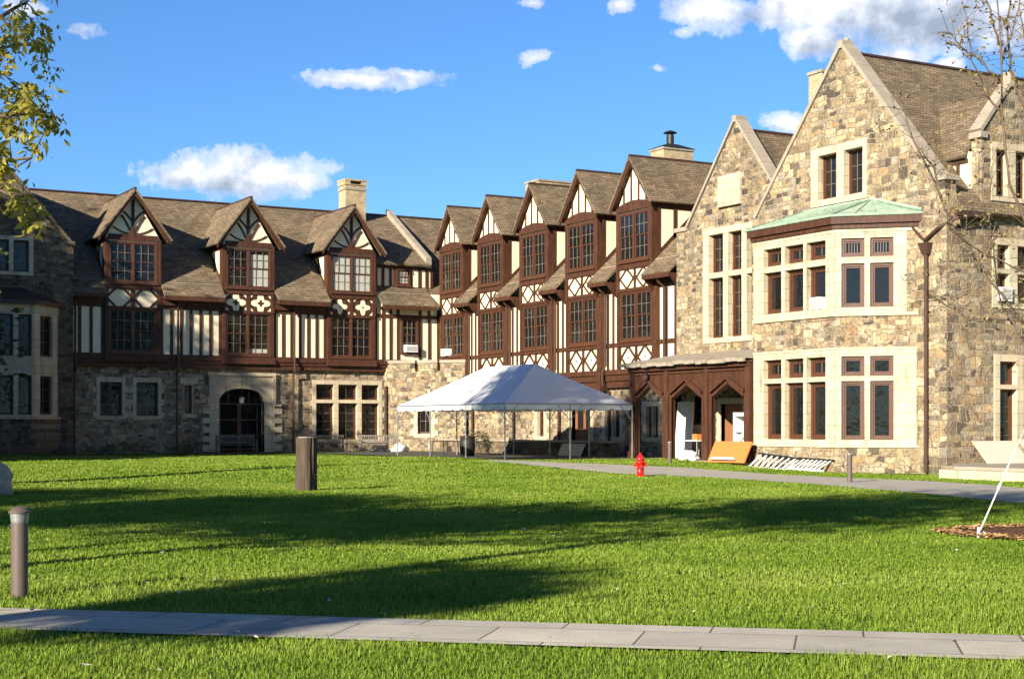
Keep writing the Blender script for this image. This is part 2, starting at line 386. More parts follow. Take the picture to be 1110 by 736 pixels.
def stone_window(F, sur, lights, parent, proud=.05, depth=.24, cols=2, mat='lime', frame=.07, quoin=0, sash=True, blinds={}, rows=3, small=99):
    """limestone surround with deep lights; the wall behind needs a hole as large as the surround"""
    a0, a1, z0, z1 = sur; b = MB()
    b.wall(F, rect(a0, a1, z0, z1), [rect(*l) for l in lights], proud, proud+.06, depth+proud)
    if quoin:
        k = 0; z = z0+.1
        while z < z1-.3:
            if k % 2 == 0:
                b.fbox(F, a0-quoin, a0-.002, z, z+.3, -.02, proud-.012); b.fbox(F, a1+.002, a1+quoin, z, z+.3, -.02, proud-.012)
            k += 1; z += .34
    wn = b.build('window', M[mat], parent)
    if not sash: return wn
    s = MB(); g = MB()
    for i, (l, r, lo, hi) in enumerate(lights):
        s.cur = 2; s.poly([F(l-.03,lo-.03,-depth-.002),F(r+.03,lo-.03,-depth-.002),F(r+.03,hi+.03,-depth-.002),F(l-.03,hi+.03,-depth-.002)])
        if i in blinds:
            s.cur = 3; f0, f1 = blinds[i]; s.poly([F(l,lo+(hi-lo)*f0,-depth+.02),F(r,lo+(hi-lo)*f0,-depth+.02),F(r,lo+(hi-lo)*f1,-depth+.02),F(l,lo+(hi-lo)*f1,-depth+.02)])
        s.cur = 0; w = frame
        s.fbox(F, l, l+w, lo, hi, -depth, -depth+.11); s.fbox(F, r-w, r, lo, hi, -depth, -depth+.11)
        s.fbox(F, l+w, r-w, lo, lo+w, -depth, -depth+.108); s.fbox(F, l+w, r-w, hi-w, hi, -depth, -depth+.108)
        w2 = w*.55
        s.fbox(F, l+w, l+w+w2, lo+w, hi-w, -depth, -depth+.07); s.fbox(F, r-w-w2, r-w, lo+w, hi-w, -depth, -depth+.07)
        s.fbox(F, l+w+w2, r-w-w2, lo+w, lo+w+w2, -depth, -depth+.068); s.fbox(F, l+w+w2, r-w-w2, hi-w-w2, hi-w, -depth, -depth+.068)
        s.cur = 1; W = w+w2
        for k in range(1, cols if i < small else 1):
            c = l+W+(r-l-2*W)*k/cols; s.fbox(F, c-.011, c+.011, lo+W, hi-W, -depth+.02, -depth+.05)
        nr = max(1, round((hi-lo)/.6)) if rows else 1
        for k in range(1, nr):
            c = lo+W+(hi-lo-2*W)*k/nr; s.fbox(F, l+W, r-W, c-.01, c+.01, -depth+.021, -depth+.049)
        s.cur = 0
        g.poly([F(l+w,lo+w,-depth+.035),F(r-w,lo+w,-depth+.035),F(r-w,hi-w,-depth+.035),F(l+w,hi-w,-depth+.035)])
    s.build('sash', [M['sash'], M['lead'], M['dark'], M['blind']], wn)
    g.build('pane', M['glass'], wn, fix=False)
    return wn

# ------------------------------------------------------------------ half-timbered wings
SL = .904; EAVE = 8.87
def roof_z(o): return EAVE + (.8 - o)*SL
def quatre(c, z, r): return [(c+r*(1+.33*math.cos(4*t))*math.cos(t)*.78, z+r*(1+.33*math.cos(4*t))*math.sin(t)*.78) for t in [2*math.pi*i/40 for i in range(40)]]
def dormer(F, c, hw, zw0, zw1, tipw, ztip, zap, parent, style, wl, blinds=(), cols=3, over=.62, n=0):
    o = .10; zb = zw1+.08; zg = ztip-.12
    w = MB()        # rendered walls: front, gable and two cheeks
    w.wall(F, [(c-hw,8.12),(c+hw,8.12),(c+hw,ztip+.0),(c,zap-.12),(c-hw,ztip+.0)], [], o, .05)
    for sgn in (-1, 1):
        a = c+sgn*hw
        w.fprism(F, [(a-.001-.06*(sgn>0), 8.6),(a+.06*(sgn<0)+.001,8.6),(a+.06*(sgn<0)+.001,ztip),(a-.001-.06*(sgn>0),ztip)], -3.6, o-.002)
    d = w.build('dormer', M['stucco'], parent)
    t = MB(); P = o+.05
    for sgn in (-1, 1):
        a = c+sgn*hw
        lo, hi = sorted((a, a-sgn*.17)); t.fbox(F, lo, hi, 8.1, ztip, o-.02, P+.06)
        lo, hi = sorted((a+sgn*.035, a)); t.fbox(F, lo, hi, 8.1, ztip, -.3, P+.05)       # corner post seen on the cheek
        t.fbox(F, lo, hi, ztip-.3, ztip-.02, -3.4, -.32)
        t.fbox(F, lo, hi, 9.9, ztip-.3, -1.25, -1.05)
        t.fbox(F, lo, hi, 9.9, ztip-.3, -2.25, -2.05)
        e0 = (-.3, 9.9); e1 = (-2.9, roof_z(-2.9)+.2)
        pts = [(e0[0],e0[1]-.02),(e1[0],e1[1]-.02),(e1[0],e1[1]+.2),(e0[0],e0[1]+.2)]
        t.add([F(lo,z,oo) for oo,z in pts]+[F(hi,z,oo) for oo,z in pts], [(0,1,2,3),(4,5,6,7),(0,1,5,4),(1,2,6,5),(2,3,7,6),(3,0,4,7)])
    t.fbox(F, c-hw+.17, c+hw-.17, zw0-.36, zw0-.09, o-.02, P+.05)            # sill beam
    arc = [(c-hw+.17, zb)] + [(c+hw-.17, zb)] + [(c+hw-.17, zb+.30)] + ([(c+k*hw*.28, zb+.30+.17*(1-(k/3)**2)) for k in (2,1,0,-1,-2)] if style == 'west' else []) + [(c-hw+.17, zb+.30)]
    t.fprism(F, arc, o-.02, P+.07)
    zb2 = zb+.30
    L0, L1 = c-hw+.17, c+hw-.17
    zl0, zl1 = wl+.10, zw0-.36                                               # ornamental panel below the upper window
    t.fbox(F, L0, L1, zl0-.16, zl0, o-.02, P+.03)
    if style == 'west':
        t.fbox(F, c-.07, c+.07, zl0, zl1, o-.02, P+.02)
        for l, r in ((L0, c-.07), (c+.07, L1)):
            m = (l+r)/2; zm = (zl0+zl1)/2; dx = (r-l)/2*.62
            for sg in (-1, 1):
                t.fbar(F, (m-sg*dx*1.5, zl0), (m+sg*dx*.0, zl1) if False else (m-sg*dx*1.5+sg*dx*1.5, zl0), .001, o, o+.001) if False else None
                t.fbar(F, (m, zl1+.02), (m+sg*(r-l)*.46, zm), .085, o-.02, P+.01); t.fbar(F, (m+sg*(r-l)*.46, zm), (m, zl0-.02), .085, o-.02, P+.005)
        for k in (-1.5, -.5, .5, 1.5):
            x = c+k*hw*.42; top = zap-.25-(zap-ztip)/tipw*abs(x-c)
            t.fbox(F, x-.055, x+.055, zb2, top, o-.02, P)
    else:
        t.fbox(F, c-.11, c+.11, zl0, zl1, o-.02, P+.02)
        if n == 0:
            for l, r in ((L0, c-.11), (c+.11, L1)):
                zm = (zl0+zl1)/2
                for a, s1 in ((l, 1), (r, -1)):
                    for zz, s2 in ((zl0, 1), (zl1, -1)):
                        t.fbar(F, (a-s1*.05, zz+s2*.42), (a+s1*.42, zz-s2*.05), .11, o-.02, P)
        else:
            for l, r in ((L0, c-.11), (c+.11, L1)):
                m, zm = (l+r)/2, (zl0+zl1)/2
                t.cur = 0; t.fbox(F, l, r, zl0, zl1, o-.02, o+.03)
                t.cur = 1; t.fprism(F, quatre(m, zm, .56 if n == 1 else .45), o, o+.045)
                for a, s1 in ((l, 1), (r, -1)):
                    for zz, s2 in ((zl0, 1), (zl1, -1)): t.fprism(F, [(a+s1*.015,zz+s2*.015),(a+s1*.2,zz+s2*.015),(a+s1*.015,zz+s2*.2)][::s1*s2], o, o+.044)
                t.cur = 0
                if n == 1: t.fprism(F, quatre(m, zm, .19), o, o+.06)
                else: t.fprism(F, quatre(m, zm, .07), o, o+.06)
        t.fbox(F, c-.08, c+.08, zb2, zap-.3, o-.02, P+.02)
        for sg in (-1, 1):
            for (x0, r0, x1) in ((.08, .05, .92), (.08, .75, .75)):
                pts = []
                for k in range(7):
                    q = k/6
                    pts.append((c+sg*(.06+(x1-.06)*q), zb2+r0+ (1.15 if r0 < .5 else .72)*math.sin(q*math.pi/2)*(1-.0*q) if r0 < .5 else zb2+r0+.62*math.sin(q*math.pi/2)*.9))
                pts = [p for p in pts if p[1] < zap-.25-(zap-ztip)/tipw*abs(p[0]-c)]
                if len(pts) > 1: t.fcurve(F, pts, .10, o-.02, P)
            t.fcurve(F, [(c+sg*(.12+.95*q), zb2+.03+.34*q*q+.02) for q in (0,.25,.5,.75,1)], .09, o-.02, P-.005)
    t.build('timber_frame', [M['timber'], M['stucco']], d)
    # bargeboards and roof
    g = MB(); sl = (zap-ztip)/tipw
    for sg in (-1, 1):
        tip = (c+sg*tipw, ztip-.0)
        g.fprism(F, [(c, zap-.36),(c, zap-.03),(tip[0], tip[1]-.03),(tip[0]-sg*.02, tip[1]-.28)][::sg], over-.06, over)
        g.fprism(F, [(c, zap-.18),(c, zap-.04),(tip[0]-sg*.1, tip[1]+.05),(tip[0]-sg*.1, tip[1]-.06)][::sg], o, over-.065)
    g.build('bargeboard', M['timber'], d)
    r = MB()
    for sg in (-1, 1):
        q = [F(c, zap+.05, over+.06), F(c, zap+.05, -6.2), F(c+sg*(tipw+.06), ztip+.05-.06*sl, -6.2), F(c+sg*(tipw+.06), ztip+.05-.06*sl, over+.06)]
        r.slab(q, .085)
    r.build('roof', M['roof'], d)
    e = MB(); e.fbox(F, c-.07, c+.07, zap+.02, zap+.10, -6.0, over+.05); e.build('ridge_cap', M['gutter'], d)
    wn, gl = wood_window(F, L0+.02, L1-.02, zw0, zw1, o, d, 2, cols, blinds, sill=True)
    gl.build('pane', M['glass'], d, fix=False)
    return d
def eave_skirt(mb, tr, F, a0, a1, hip0=0., hip1=0.):
    q = [F(a0, roof_z(.86), .86), F(a1, roof_z(.86), .86), F(a1, roof_z(-.06), -.06), F(a0, roof_z(-.06), -.06)]
    mb.slab(q, .10); tr.mark()
    tr.fbox(F, a0+.02, a1-.02, EAVE-.30, EAVE-.10, .70, .82)
    tr.fbox(F, a0+.02, a1-.02, EAVE-.20, EAVE-.13, .02, .70)
    tr.fbox(F, a0+.04, a1-.04, EAVE-.55, EAVE-.2, .02, .20)
def main_roof(mb, F, a0, a1, back=13.6):
    mb.slab([F(a0, roof_z(-.02), -.02), F(a1, roof_z(-.02), -.02), F(a1, roof_z(-6.0), -6.0), F(a0, roof_z(-6.0), -6.0)], .14)
    mb.slab([F(a0, roof_z(-6.0), -6.001), F(a1, roof_z(-6.0), -6.001), F(a1, EAVE, -back+.8), F(a0, EAVE, -back+.8)], .14)
RIDGE = roof_z(-6.0)

# --- wing facing the camera
FS = FSouth(41.9)
wS = thing('timbered_wing', (-10, 41.9, .3), 'long half-timbered wing with three gabled dormers, arched door, left of the tent', 'building')
cS = (-17.78, -11.28, -5.03); hwS = 1.5
sw = MB(); FS2 = FSouth(42.05)
hol = [rect(-19.68,-18.12,2.1,4.38), rect(-17.72,-16.15,2.1,4.38), rect(-14.9,-14.38,2.4,4.05), rect(-7.35,-2.95,.78,4.42)]
arch = [(-12.9,.25),(-10.26,.25),(-10.26,3.02)] + [(-11.58+1.32*math.cos(t), 3.02+.84*math.sin(t)**.75) for t in [math.pi*k/12 for k in range(1,12)]] + [(-12.9,3.02)]
hol.append(arch)
sw.wall(FS2, rect(-23,.8,0,4.95), hol, 0, .4, .3); sw.build('stone_wall', M['stone'], wS)
up = MB(); up.fbox(FS, -21.6, .8, 4.95, 9.6, -.2, 0); up.build('wall', M['stucco'], wS)
bm = MB()   # jetty mouldings
bm.fbox(FS, -21.5, .72, 5.36, 5.58, -.1, .22); bm.fbox(FS, -21.5, .74, 5.18, 5.358, -.1, .15); bm.fbox(FS, -21.5, .76, 4.93, 5.178, -.16, .09)
for c in cS: bm.fbox(FS, c-hwS-.06, c+hwS+.06, 5.22, 5.56, .1, .30)
bm.build('jetty_beam', M['timber'], wS)
tf = MB()
def studs(mb, F, a0, a1, z0, z1, step, w, o=.05):
    n = max(1, round((a1-a0)/step))
    for k in range(n+1):
        a = a0+(a1-a0)*k/n; mb.fbox(F, a-w/2, a+w/2, z0, z1, -.02, o)
segs = [(-21.3, cS[0]-hwS), (cS[0]+hwS, cS[1]-hwS), (cS[1]+hwS, cS[2]-hwS), (cS[2]+hwS, .75)]
for a0, a1 in segs:
    if a1 > 0:
        studs(tf, FS, a0+.1, -2.0, 5.58, 8.7, .52, .165); studs(tf, FS, -.55, a1-.1, 5.58, 8.7, .5, .17)
    else: studs(tf, FS, a0+.1, a1-.1, 5.58, 8.7, .52, .165)
    tf.fbox(FS, a0, a1, 8.12, 8.32, -.02, .062); tf.fbox(FS, a0, a1, 5.58, 5.66, -.02, .064)
for c in cS:
    tf.fbox(FS, c-hwS, c-hwS+.19, 5.58, 8.1, -.02, .16); tf.fbox(FS, c+hwS-.19, c+hwS, 5.58, 8.1, -.02, .16)
    tf.fbox(FS, c-hwS+.19, c+hwS-.19, 5.58, 5.7, -.02, .15)
tf.build('timber_frame', M['timber'], wS)
bl = [[], [(0,.5,1),(1,0,1)], [(0,0,1),(1,0,1)]]
for i, c in enumerate(cS):
    wood_window_part(FS, c-hwS+.2, c+hwS-.2, 5.72, 8.08, .0, wS, blinds=[[],[(1,.0,.12)],[]][i])
    dormer(FS, c, hwS, 9.46, 11.66, 1.98, 11.84, 14.45, wS, 'south', 8.08, [[],[(1,0,.9)],[(0,0,1),(1,0,1)]][i], n=i)
wood_window_part(FS, -1.82, -.72, 6.1, 8.12, .0, wS, n=1)
rf = MB(); tr = MB(); tr.mark()
main_roof(rf, FS, -22, -3.35); main_roof(rf, FS, .22, 6.5)
# shed dormer between the third dormer and the coping
rf.slab([FS(-3.35,11.36,-.1), FS(.22,11.36,-.1), FS(.22,RIDGE,-6.0), FS(-3.35,RIDGE,-6.0)], .14)
rf.slab([FS(-3.35,RIDGE,-6.001), FS(.22,RIDGE,-6.001), FS(.22,EAVE,-12.8), FS(-3.35,EAVE,-12.8)], .14)
rf.slab([FS(-3.35,roof_z(.86),.86), FS(.1,roof_z(.86),.86), FS(.1,roof_z(-.55),-.55), FS(-3.35,roof_z(-.55),-.55)], .1)
tr.fbox(FS, -3.3, .1, EAVE-.30, EAVE-.10, .70, .82); tr.fbox(FS, -3.3, .1, EAVE-.2, EAVE-.13, .02, .7)
for a0, a1 in segs[:3]: eave_skirt(rf, tr, FS, a0+.04, a1-.04)
rf.build('roof', M['roof'], wS)
rc = MB(); rc.fbox(FS, -22, 6.5, RIDGE-.02, RIDGE+.06, -6.12, -5.88); rc.build('ridge_cap', M['gutter'], wS)
tr.build_each('eave_board', M['timber'], wS)
sd = MB(); F5 = FSouth(42.4); sd.fbox(F5, -3.3, .5, 9.7, 11.25, -.6, 0); sdo = sd.build('shed_dormer', M['stucco'], wS)
sd = MB()
for a in (-3.2,-2.75,-2.25,-1.98,-.95,-.35,.12,.45): sd.fbox(F5, a-.09, a+.09, 10.0, 11.2, -.02, .05)
sd.fbox(F5, -3.3, .5, 11.08, 11.3, -.02, .08); sd.fbox(F5, -3.3, .5, 9.8, 10.02, -.02, .08)
sd.build('timber_frame', M['timber'], sdo)
wn, gl = wood_window(F5, -1.92, -1.0, 10.1, 11.1, 0, sdo, n=1, blinds=[(0,0,1)]); gl.build('pane', M['glass'], sdo, fix=False)
cp = MB()   # sloping parapet coping over the roof
def rz(o): return 11.36 + (-.1-o)*(RIDGE-11.36)/5.9
for k in range(4):
    o0, o1 = -.3-k*1.45, -.3-(k+1)*1.45+.02
    pr = [(o0, rz(o0)-.3),(o1, rz(o1)-.3),(o1, rz(o1)+.34),(o0, rz(o0)+.34)]
    for (l, r) in ((.0,.36),):
        cp.add([FS(l,z,o) for o,z in pr]+[FS(r,z,o) for o,z in pr], [(0,1,2,3),(4,5,6,7),(0,1,5,4),(1,2,6,5),(2,3,7,6),(3,0,4,7)])
cp.build('parapet_coping', M['coping'], wS)
ch = MB(); ch.box(-3.2,-1.85,46.9,48.0,13,16.6); ch.cur = 1; ch.box(-3.25,-1.8,46.85,48.05,16.3,16.42); ch.cur = 0
for x0, x1, y0, y1 in ((-3.25,-2.9,46.85,48.05),(-2.15,-1.8,46.85,48.05),(-2.9,-2.15,46.85,47.05),(-2.9,-2.15,47.85,48.05)): ch.box(x0,x1,y0,y1,16.602,16.86 if y1-y0 > 1 else 16.66)
ch.box(-3.28,-1.77,46.82,48.08,16.86,16.96)
ch.build('chimney', [M['brick'], M['slate']], wS)
# ground floor openings
for l, r in ((-19.68,-18.12), (-17.72,-16.15)):
    stone_window(FS2, (l, r, 2.1, 4.38), [(l+.2, r-.18, 2.3, 4.12)], wS, .04, .3, quoin=.18)
stone_window(FS2, (-7.35,-2.95,.78,4.42), [(-7.12,-6.02,.98,3.08),(-5.74,-4.56,.98,3.08),(-4.28,-3.18,.98,3.08),(-7.12,-6.02,3.28,4.16),(-5.74,-4.56,3.28,4.16),(-4.28,-3.18,3.28,4.16)], wS, .04, .3, quoin=.12)
stone_window(FS2, (-14.9,-14.38,2.4,4.05), [(-14.86,-14.42,2.44,4.0)], wS, .0, .25)
q = MB(); q.fbox(FS2,-15.12,-14.08,4.06,4.44,-.1,.06); q.build('lintel', M['lime'], wS); q = MB(); q.fbox(FS2,-15.05,-14.15,2.22,2.39,-.1,.08); q.build('sill', M['lime'], wS)
dr = MB(); dr.wall(FS2, [(-13.45,.25),(-9.65,.25),(-9.65,4.68),(-13.45,4.68)], [arch], .09, .12, .42)
dr.fbox(FS2,-13.5,-9.6,4.56,4.74,.0,.2); dr.fbox(FS2,-13.5,-13.32,2.9,4.56,.0,.17); dr.fbox(FS2,-9.78,-9.6,2.9,4.56,.0,.17)
dr.fbox(FS2,-13.0,-10.1,4.06,4.42,.05,.12); dr.fbox(FS2,-9.8,-9.25,2.86,2.98,0,.16)
for k in range(5):
    z = .35+k*.52; dr.fbox(FS2,-13.85,-13.45,z,z+.32,-.05,.08); dr.fbox(FS2,-9.65,-9.2,z,z+.32,-.05,.08)
do = dr.build('doorway', M['lime'], wS)
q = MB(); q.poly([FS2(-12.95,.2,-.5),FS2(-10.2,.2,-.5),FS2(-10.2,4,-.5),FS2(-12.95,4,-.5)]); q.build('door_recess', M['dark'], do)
q = MB()
for a in (-12.7,-11.62,-11.5,-10.5): q.fbox(FS2,a-.05,a+.05,.3,3.0,-.48,-.42)
for z in (.4,1.2,2.05,2.95): q.fbox(FS2,-12.85,-10.3,z,z+.1,-.479,-.425)
for a in (-12.2,-11.0): q.fbox(FS2,a-.04,a+.04,3.05,3.75,-.478,-.43)
q.build('door', M['sash'], do)
q = MB()
for a, z1 in ((-15.35,8.6),(-8.6,8.6),(-20.9,8.6)):
    q.mark(); q.tube([FS(a,z1+.0,.55),FS(a,z1-.25,.32),FS(a,5.75,.30),FS(a,5.5,.36),FS(a,4.85,.36),FS(a,4.6,.12),FS(a,.3,.12)], .062, 8)
q.build_each('downpipe', M['gutter'], wS)

# --- wing behind the tent
FWs = FWest(.8)
wW = thing('timbered_wing', (.8, 30, .3), 'half-timbered wing with five dormers in a row rising behind the white tent', 'building')
cW = (20.9, 25.68, 30.46, 35.3, 40.1); hwW = 1.5
FG = FWest(.95)
gwin = [(29.6,30.9,1.0,3.0),(22.3,24.2,1.0,2.9),(19.0,20.6,1.0,2.9)]
sw = MB(); dY = (25.4, 26.95)
sw.wall(FG, rect(16.6,41.9,0,3.75), [rect(*g) for g in gwin]+[rect(25.25,27.1,.7,2.95)], 0, .4, .3); sw.build('stone_wall', M['stone'], wW)
for g in gwin:
    m = (g[0]+g[1])/2; stone_window(FG, g, [(g[0]+.3,m-.06,g[2]+.2,g[3]-.22),(m+.06,g[1]-.3,g[2]+.2,g[3]-.22)] if g[1]-g[0] > 1.5 else [(g[0]+.3,g[1]-.3,g[2]+.2,g[3]-.22)], wW, .05, .25, quoin=.2)
q = MB(); q.wall(FG, rect(25.0,27.35,.3,3.15), [rect(25.25,27.1,.3,2.95)], .06, .1, .3); do = q.build('doorway', M['lime'], wW)
q = MB(); q.fbox(FG, 25.26,27.09,.3,2.94,-.26,-.2); q.cur = 1
q.fbox(FG, 25.5,26.05,1.6,2.7,-.21,-.19); q.fbox(FG, 26.3,26.85,1.6,2.7,-.21,-.19); q.cur = 0
q.fbox(FG, 26.13,26.22,.3,2.94,-.21,-.17); q.build('door', [M['brownwood'], M['dark']], do)
up = MB(); up.fbox(FWs, 16.6, 41.9, 3.75, 9.6, -.2, 0); up.build('wall', M['stucco'], wW)
bm = MB(); bm.fbox(FWs,16.7,41.8,4.25,4.5,-.1,.26); bm.fbox(FWs,16.7,41.8,3.95,4.248,-.1,.17); bm.fbox(FWs,16.7,41.8,3.62,3.948,-.16,.08)
for c in cW:
    bm.fbox(FWs, c-hwW-.5, c-hwW-.12, 3.45, 4.6, .0, .32)
bm.build('jetty_beam', M['timber'], wW)
tf = MB()
for c in cW:
    tf.fbox(FWs, c-hwW-.42, c-hwW+.02, 4.5, 9.2, -.02, .19); tf.fbox(FWs, c+hwW-.15, c+hwW+.03, 4.5, 8.4, -.02, .17)
    tf.fbox(FWs, c-hwW+.02, c+hwW-.15, 5.6, 5.84, -.02, .13)
    L0, L1 = c-hwW+.1, c+hwW-.15
    tf.fbox(FWs, c-.06, c+.06, 4.5, 5.6, -.02, .10)
    for l, r in ((L0, c-.06), (c+.06, L1)):
        m = (l+r)/2; w = r-l
        for sg in (-1, 1):
            tf.fbar(FWs, (m, 5.6), (m+sg*w*.46, 5.05), .085, -.02, .085); tf.fbar(FWs, (m+sg*w*.46, 5.05), (m, 4.5), .085, -.02, .08)
        tf.fprism(FWs, quatre(m+w*.0, 5.05, .04), -.02, .07)
for a0, a1 in zip((16.9,)+tuple(c+hwW for c in cW), tuple(c-hwW-.4 for c in cW)+(41.8,)):
    if a1-a0 < .4: continue
    tf.fbox(FWs, a0, a1, 5.6, 5.8, -.02, .075); tf.fbox(FWs, a0, a1, 8.25, 8.42, -.02, .075)
    for f in ((.38,.72) if a1-a0 > 1.2 else (.5,)): tf.fbox(FWs, a0+(a1-a0)*f-.075, a0+(a1-a0)*f+.075, 4.5, 8.9, -.02, .06)
tf.build('timber_frame', M['timber'], wW)
for i, c in enumerate(cW):
    wood_window_part(FWs, c-hwW+.12, c+hwW-.17, 5.86, 8.22, .0, wW)
    dormer(FWs, c, hwW, 9.66, 12.0, 1.78, 12.3, 14.62, wW, 'west', 8.28, over=.42)
rf = MB(); tr = MB()
main_roof(rf, FWs, 13.0, 47.6)
edges = [(17.1, cW[0]-hwW)] + [(cW[i]+hwW, cW[i+1]-hwW) for i in range(4)]
for a0, a1 in edges:
    eave_skirt(rf, tr, FWs, a0+.04, a1-.04)
    m = (a0+a1)/2
    for a in (a0+.12, a1-.12):
        tr.fcurve(FWs, [(a, 8.0),(a, 8.05)], .1, 0, .1)
        pr = [(.0,8.0),(.12,8.02),(.45,8.35),(.72,8.6),(.72,8.68),(0,8.68)]
        tr.add([FWs(a-.07,z,o) for o,z in pr]+[FWs(a+.07,z,o) for o,z in pr], [list(range(6))[::-1], list(range(6,12))]+[(i,(i+1)%6,6+(i+1)%6,6+i) for i in range(6)])
rf.build('roof', M['roof'], wW); tr.build_each('eave_board', M['timber'], wW)
rc = MB(); rc.fbox(FWs, 13, 47.6, RIDGE-.02, RIDGE+.06, -6.12, -5.88); rc.build('ridge_cap', M['gutter'], wW)
q = MB()
for a0, a1 in edges:
    m = (a0+a1)/2+.12
    q.mark(); q.tube([FWs(m,8.75,.72),FWs(m,8.4,.5),FWs(m,8.2,.2),FWs(m,4.7,.2),FWs(m,4.4,.36),FWs(m,3.7,.36),FWs(m,3.45,.0),FWs(m,.4,.0)], .07, 8)
q.build_each('downpipe', M['gutter'], wW)
for x0, x1, y0, y1, zt in ((5.6,7.9,38.4,40.0,16.45), (5.7,7.6,25.7,26.9,16.35)):
    ch = MB(); ch.box(x0,x1,y0,y1,13,zt-.12); ch.cur = 1; ch.box(x0-.06,x1+.06,y0-.06,y1+.06,zt-.118,zt)
    if zt < 16.4:
        ch.cur = 2; ch.hexa([(x0-.1,y0-.1,zt+.002),(x1+.1,y0-.1,zt+.002),(x1+.1,y1+.1,zt+.002),(x0-.1,y1+.1,zt+.002),(x0+.55,y0+.35,zt+.26),(x1-.75,y0+.35,zt+.26),(x1-.75,y1-.35,zt+.26),(x0+.55,y1-.35,zt+.26)])
        cx, cy = x0+.85, (y0+y1)/2
        ch.lathe((cx,cy,zt+.25), [(.2,0),(.2,.5),(.17,.5),(.17,.62)], 12); ch.lathe((cx,cy,zt+.86), [(.38,0),(.3,.06),(.02,.16)], 12)
    ch.build('chimney', [M['brick'], M['slate'], M['black']], wW)

# --- crenellated stone block across the inner corner
FD = Frame((-2.87,41.87), (H2,-H2), (-H2,-H2))
cb = thing('stone_entry_block', (-1.2,40.2,.3), 'low crenellated stone block across the inner corner behind the tent', 'building')
w = MB(); LB = 4.95
w.wall(FD, rect(0,LB,0,4.95), [rect(1.82,3.1,1.1,3.0)], 0, .4, .3)
for a0, a1 in ((0,1.86),(2.06,3.24),(3.44,LB)): w.fbox(FD, a0, a1, 4.952, 5.42, -.42, 0)
w.build('wall', M['stone'], cb)
w = MB()
for a0, a1 in ((-.03,1.9),(2.02,3.28),(3.4,LB+.03)): w.fbox(FD, a0, a1, 5.422, 5.6, -.46, .06)
w.build('coping', M['coping'], cb)
stone_window(FD, (1.82,3.1,1.1,3.0), [(2.05,2.88,1.3,2.8)], cb, .05, .28, quoin=.2)
w = MB(); w.tube([FD(.12,4.1,.12),FD(.12,.35,.12)], .075, 8); w.build('downpipe', M['gutter'], cb)

# ------------------------------------------------------------------ gabled stone houses
def gable_roof(mb, x0, x1, yc, zr, left, right, sl):
    mb.slab([(x0,yc,zr),(x1,yc,zr),(x1,yc+left,zr-left*sl),(x0,yc+left,zr-left*sl)], .14)
    mb.slab([(x0,yc-.001,zr),(x1,yc-.001,zr),(x1,yc-right,zr-right*sl),(x0,yc-right,zr-right*sl)], .14)
def rake_coping(mb, F, p, q, w=.12, o0=-.55, o1=.07):
    # lies on the line p-q (top edge of the stone) as a thick strip
    dx, dz = q[0]-p[0], q[1]-p[1]; L = math.hypot(dx,dz); nx, nz = -dz/L, dx/L
    if nz < 0: nx, nz = -nx, -nz
    n = 6
    for k in range(n):
        a = (p[0]+dx*k/n, p[1]+dz*k/n); b = (p[0]+dx*(k+1)/n-dx/L*.012, p[1]+dz*(k+1)/n-dz/L*.012)
        pts = [a, b, (b[0]+nx*w,b[1]+nz*w), (a[0]+nx*w,a[1]+nz*w)]
        mb.fprism(F, pts, o0, o1)
# narrow gable
F1 = FWest(.4)
n1 = thing('gabled_house', (.4,12.8,.3), 'narrow stone gable with tall mullioned window and blank plaque above the brown porch', 'building')
w = MB(); win1 = (11.0,15.02,5.38,10.42); pd = rect(12.2,13.75,.3,2.7); pw = (14.6,16.2,1.6,3.3)
w.wall(F1, [(8.5,0),(17.1,0),(17.1,10.55),(16.3,10.55),(12.76,14.85),(9.22,10.55),(8.5,10.55)], [rect(*win1), pd, rect(*pw)], 0, .55, .3)
w.build('wall', M['stone'], n1)
stone_window(F1, win1, [(13.55,14.6,8.46,10.15),(12.25,13.2,8.46,10.15),(11.1,11.9,8.46,10.15),(13.55,14.6,5.6,8.24),(12.25,13.2,5.6,8.24),(11.1,11.9,5.6,8.24)], n1, .06, .32, cols=3)
stone_window(F1, pw, [(14.85,15.95,1.8,3.1)], n1, .05, .28, quoin=.25)
q = MB(); q.wall(F1, rect(11.95,14.0,.3,2.95), [pd], .06, .1, .3); do = q.build('doorway', M['lime'], n1)
q = MB(); q.fbox(F1,12.2,13.75,.3,2.7,-.25,-.2); q.build('door', M['brownwood'], do)
w = MB(); w.fbox(F1,12.3,13.85,11.35,12.62,.0,.12); w.fbox(F1,12.3,13.85,11.27,11.345,.0,.18)
w.build('plaque', M['lime'], n1)
w = MB(); rake_coping(w, F1, (16.3,10.62),(12.76,14.93)); rake_coping(w, F1, (9.22,10.62),(12.76,14.93)); w.fbox(F1,16.25,17.2,10.55,10.74,-.55,.08)
w.fbox(F1,12.62,12.9,14.85,15.12,-.5,.08)
w.build('coping', M['coping'], n1)
w = MB(); gable_roof(w, .95, 13.5, 12.76, 14.55, 4.1, 4.2, 1.2); w.build('roof', M['roof'], n1)
w = MB(); w.box(.95,13.5,12.68,12.84,14.54,14.62); w.build('ridge_cap', M['gutter'], n1)

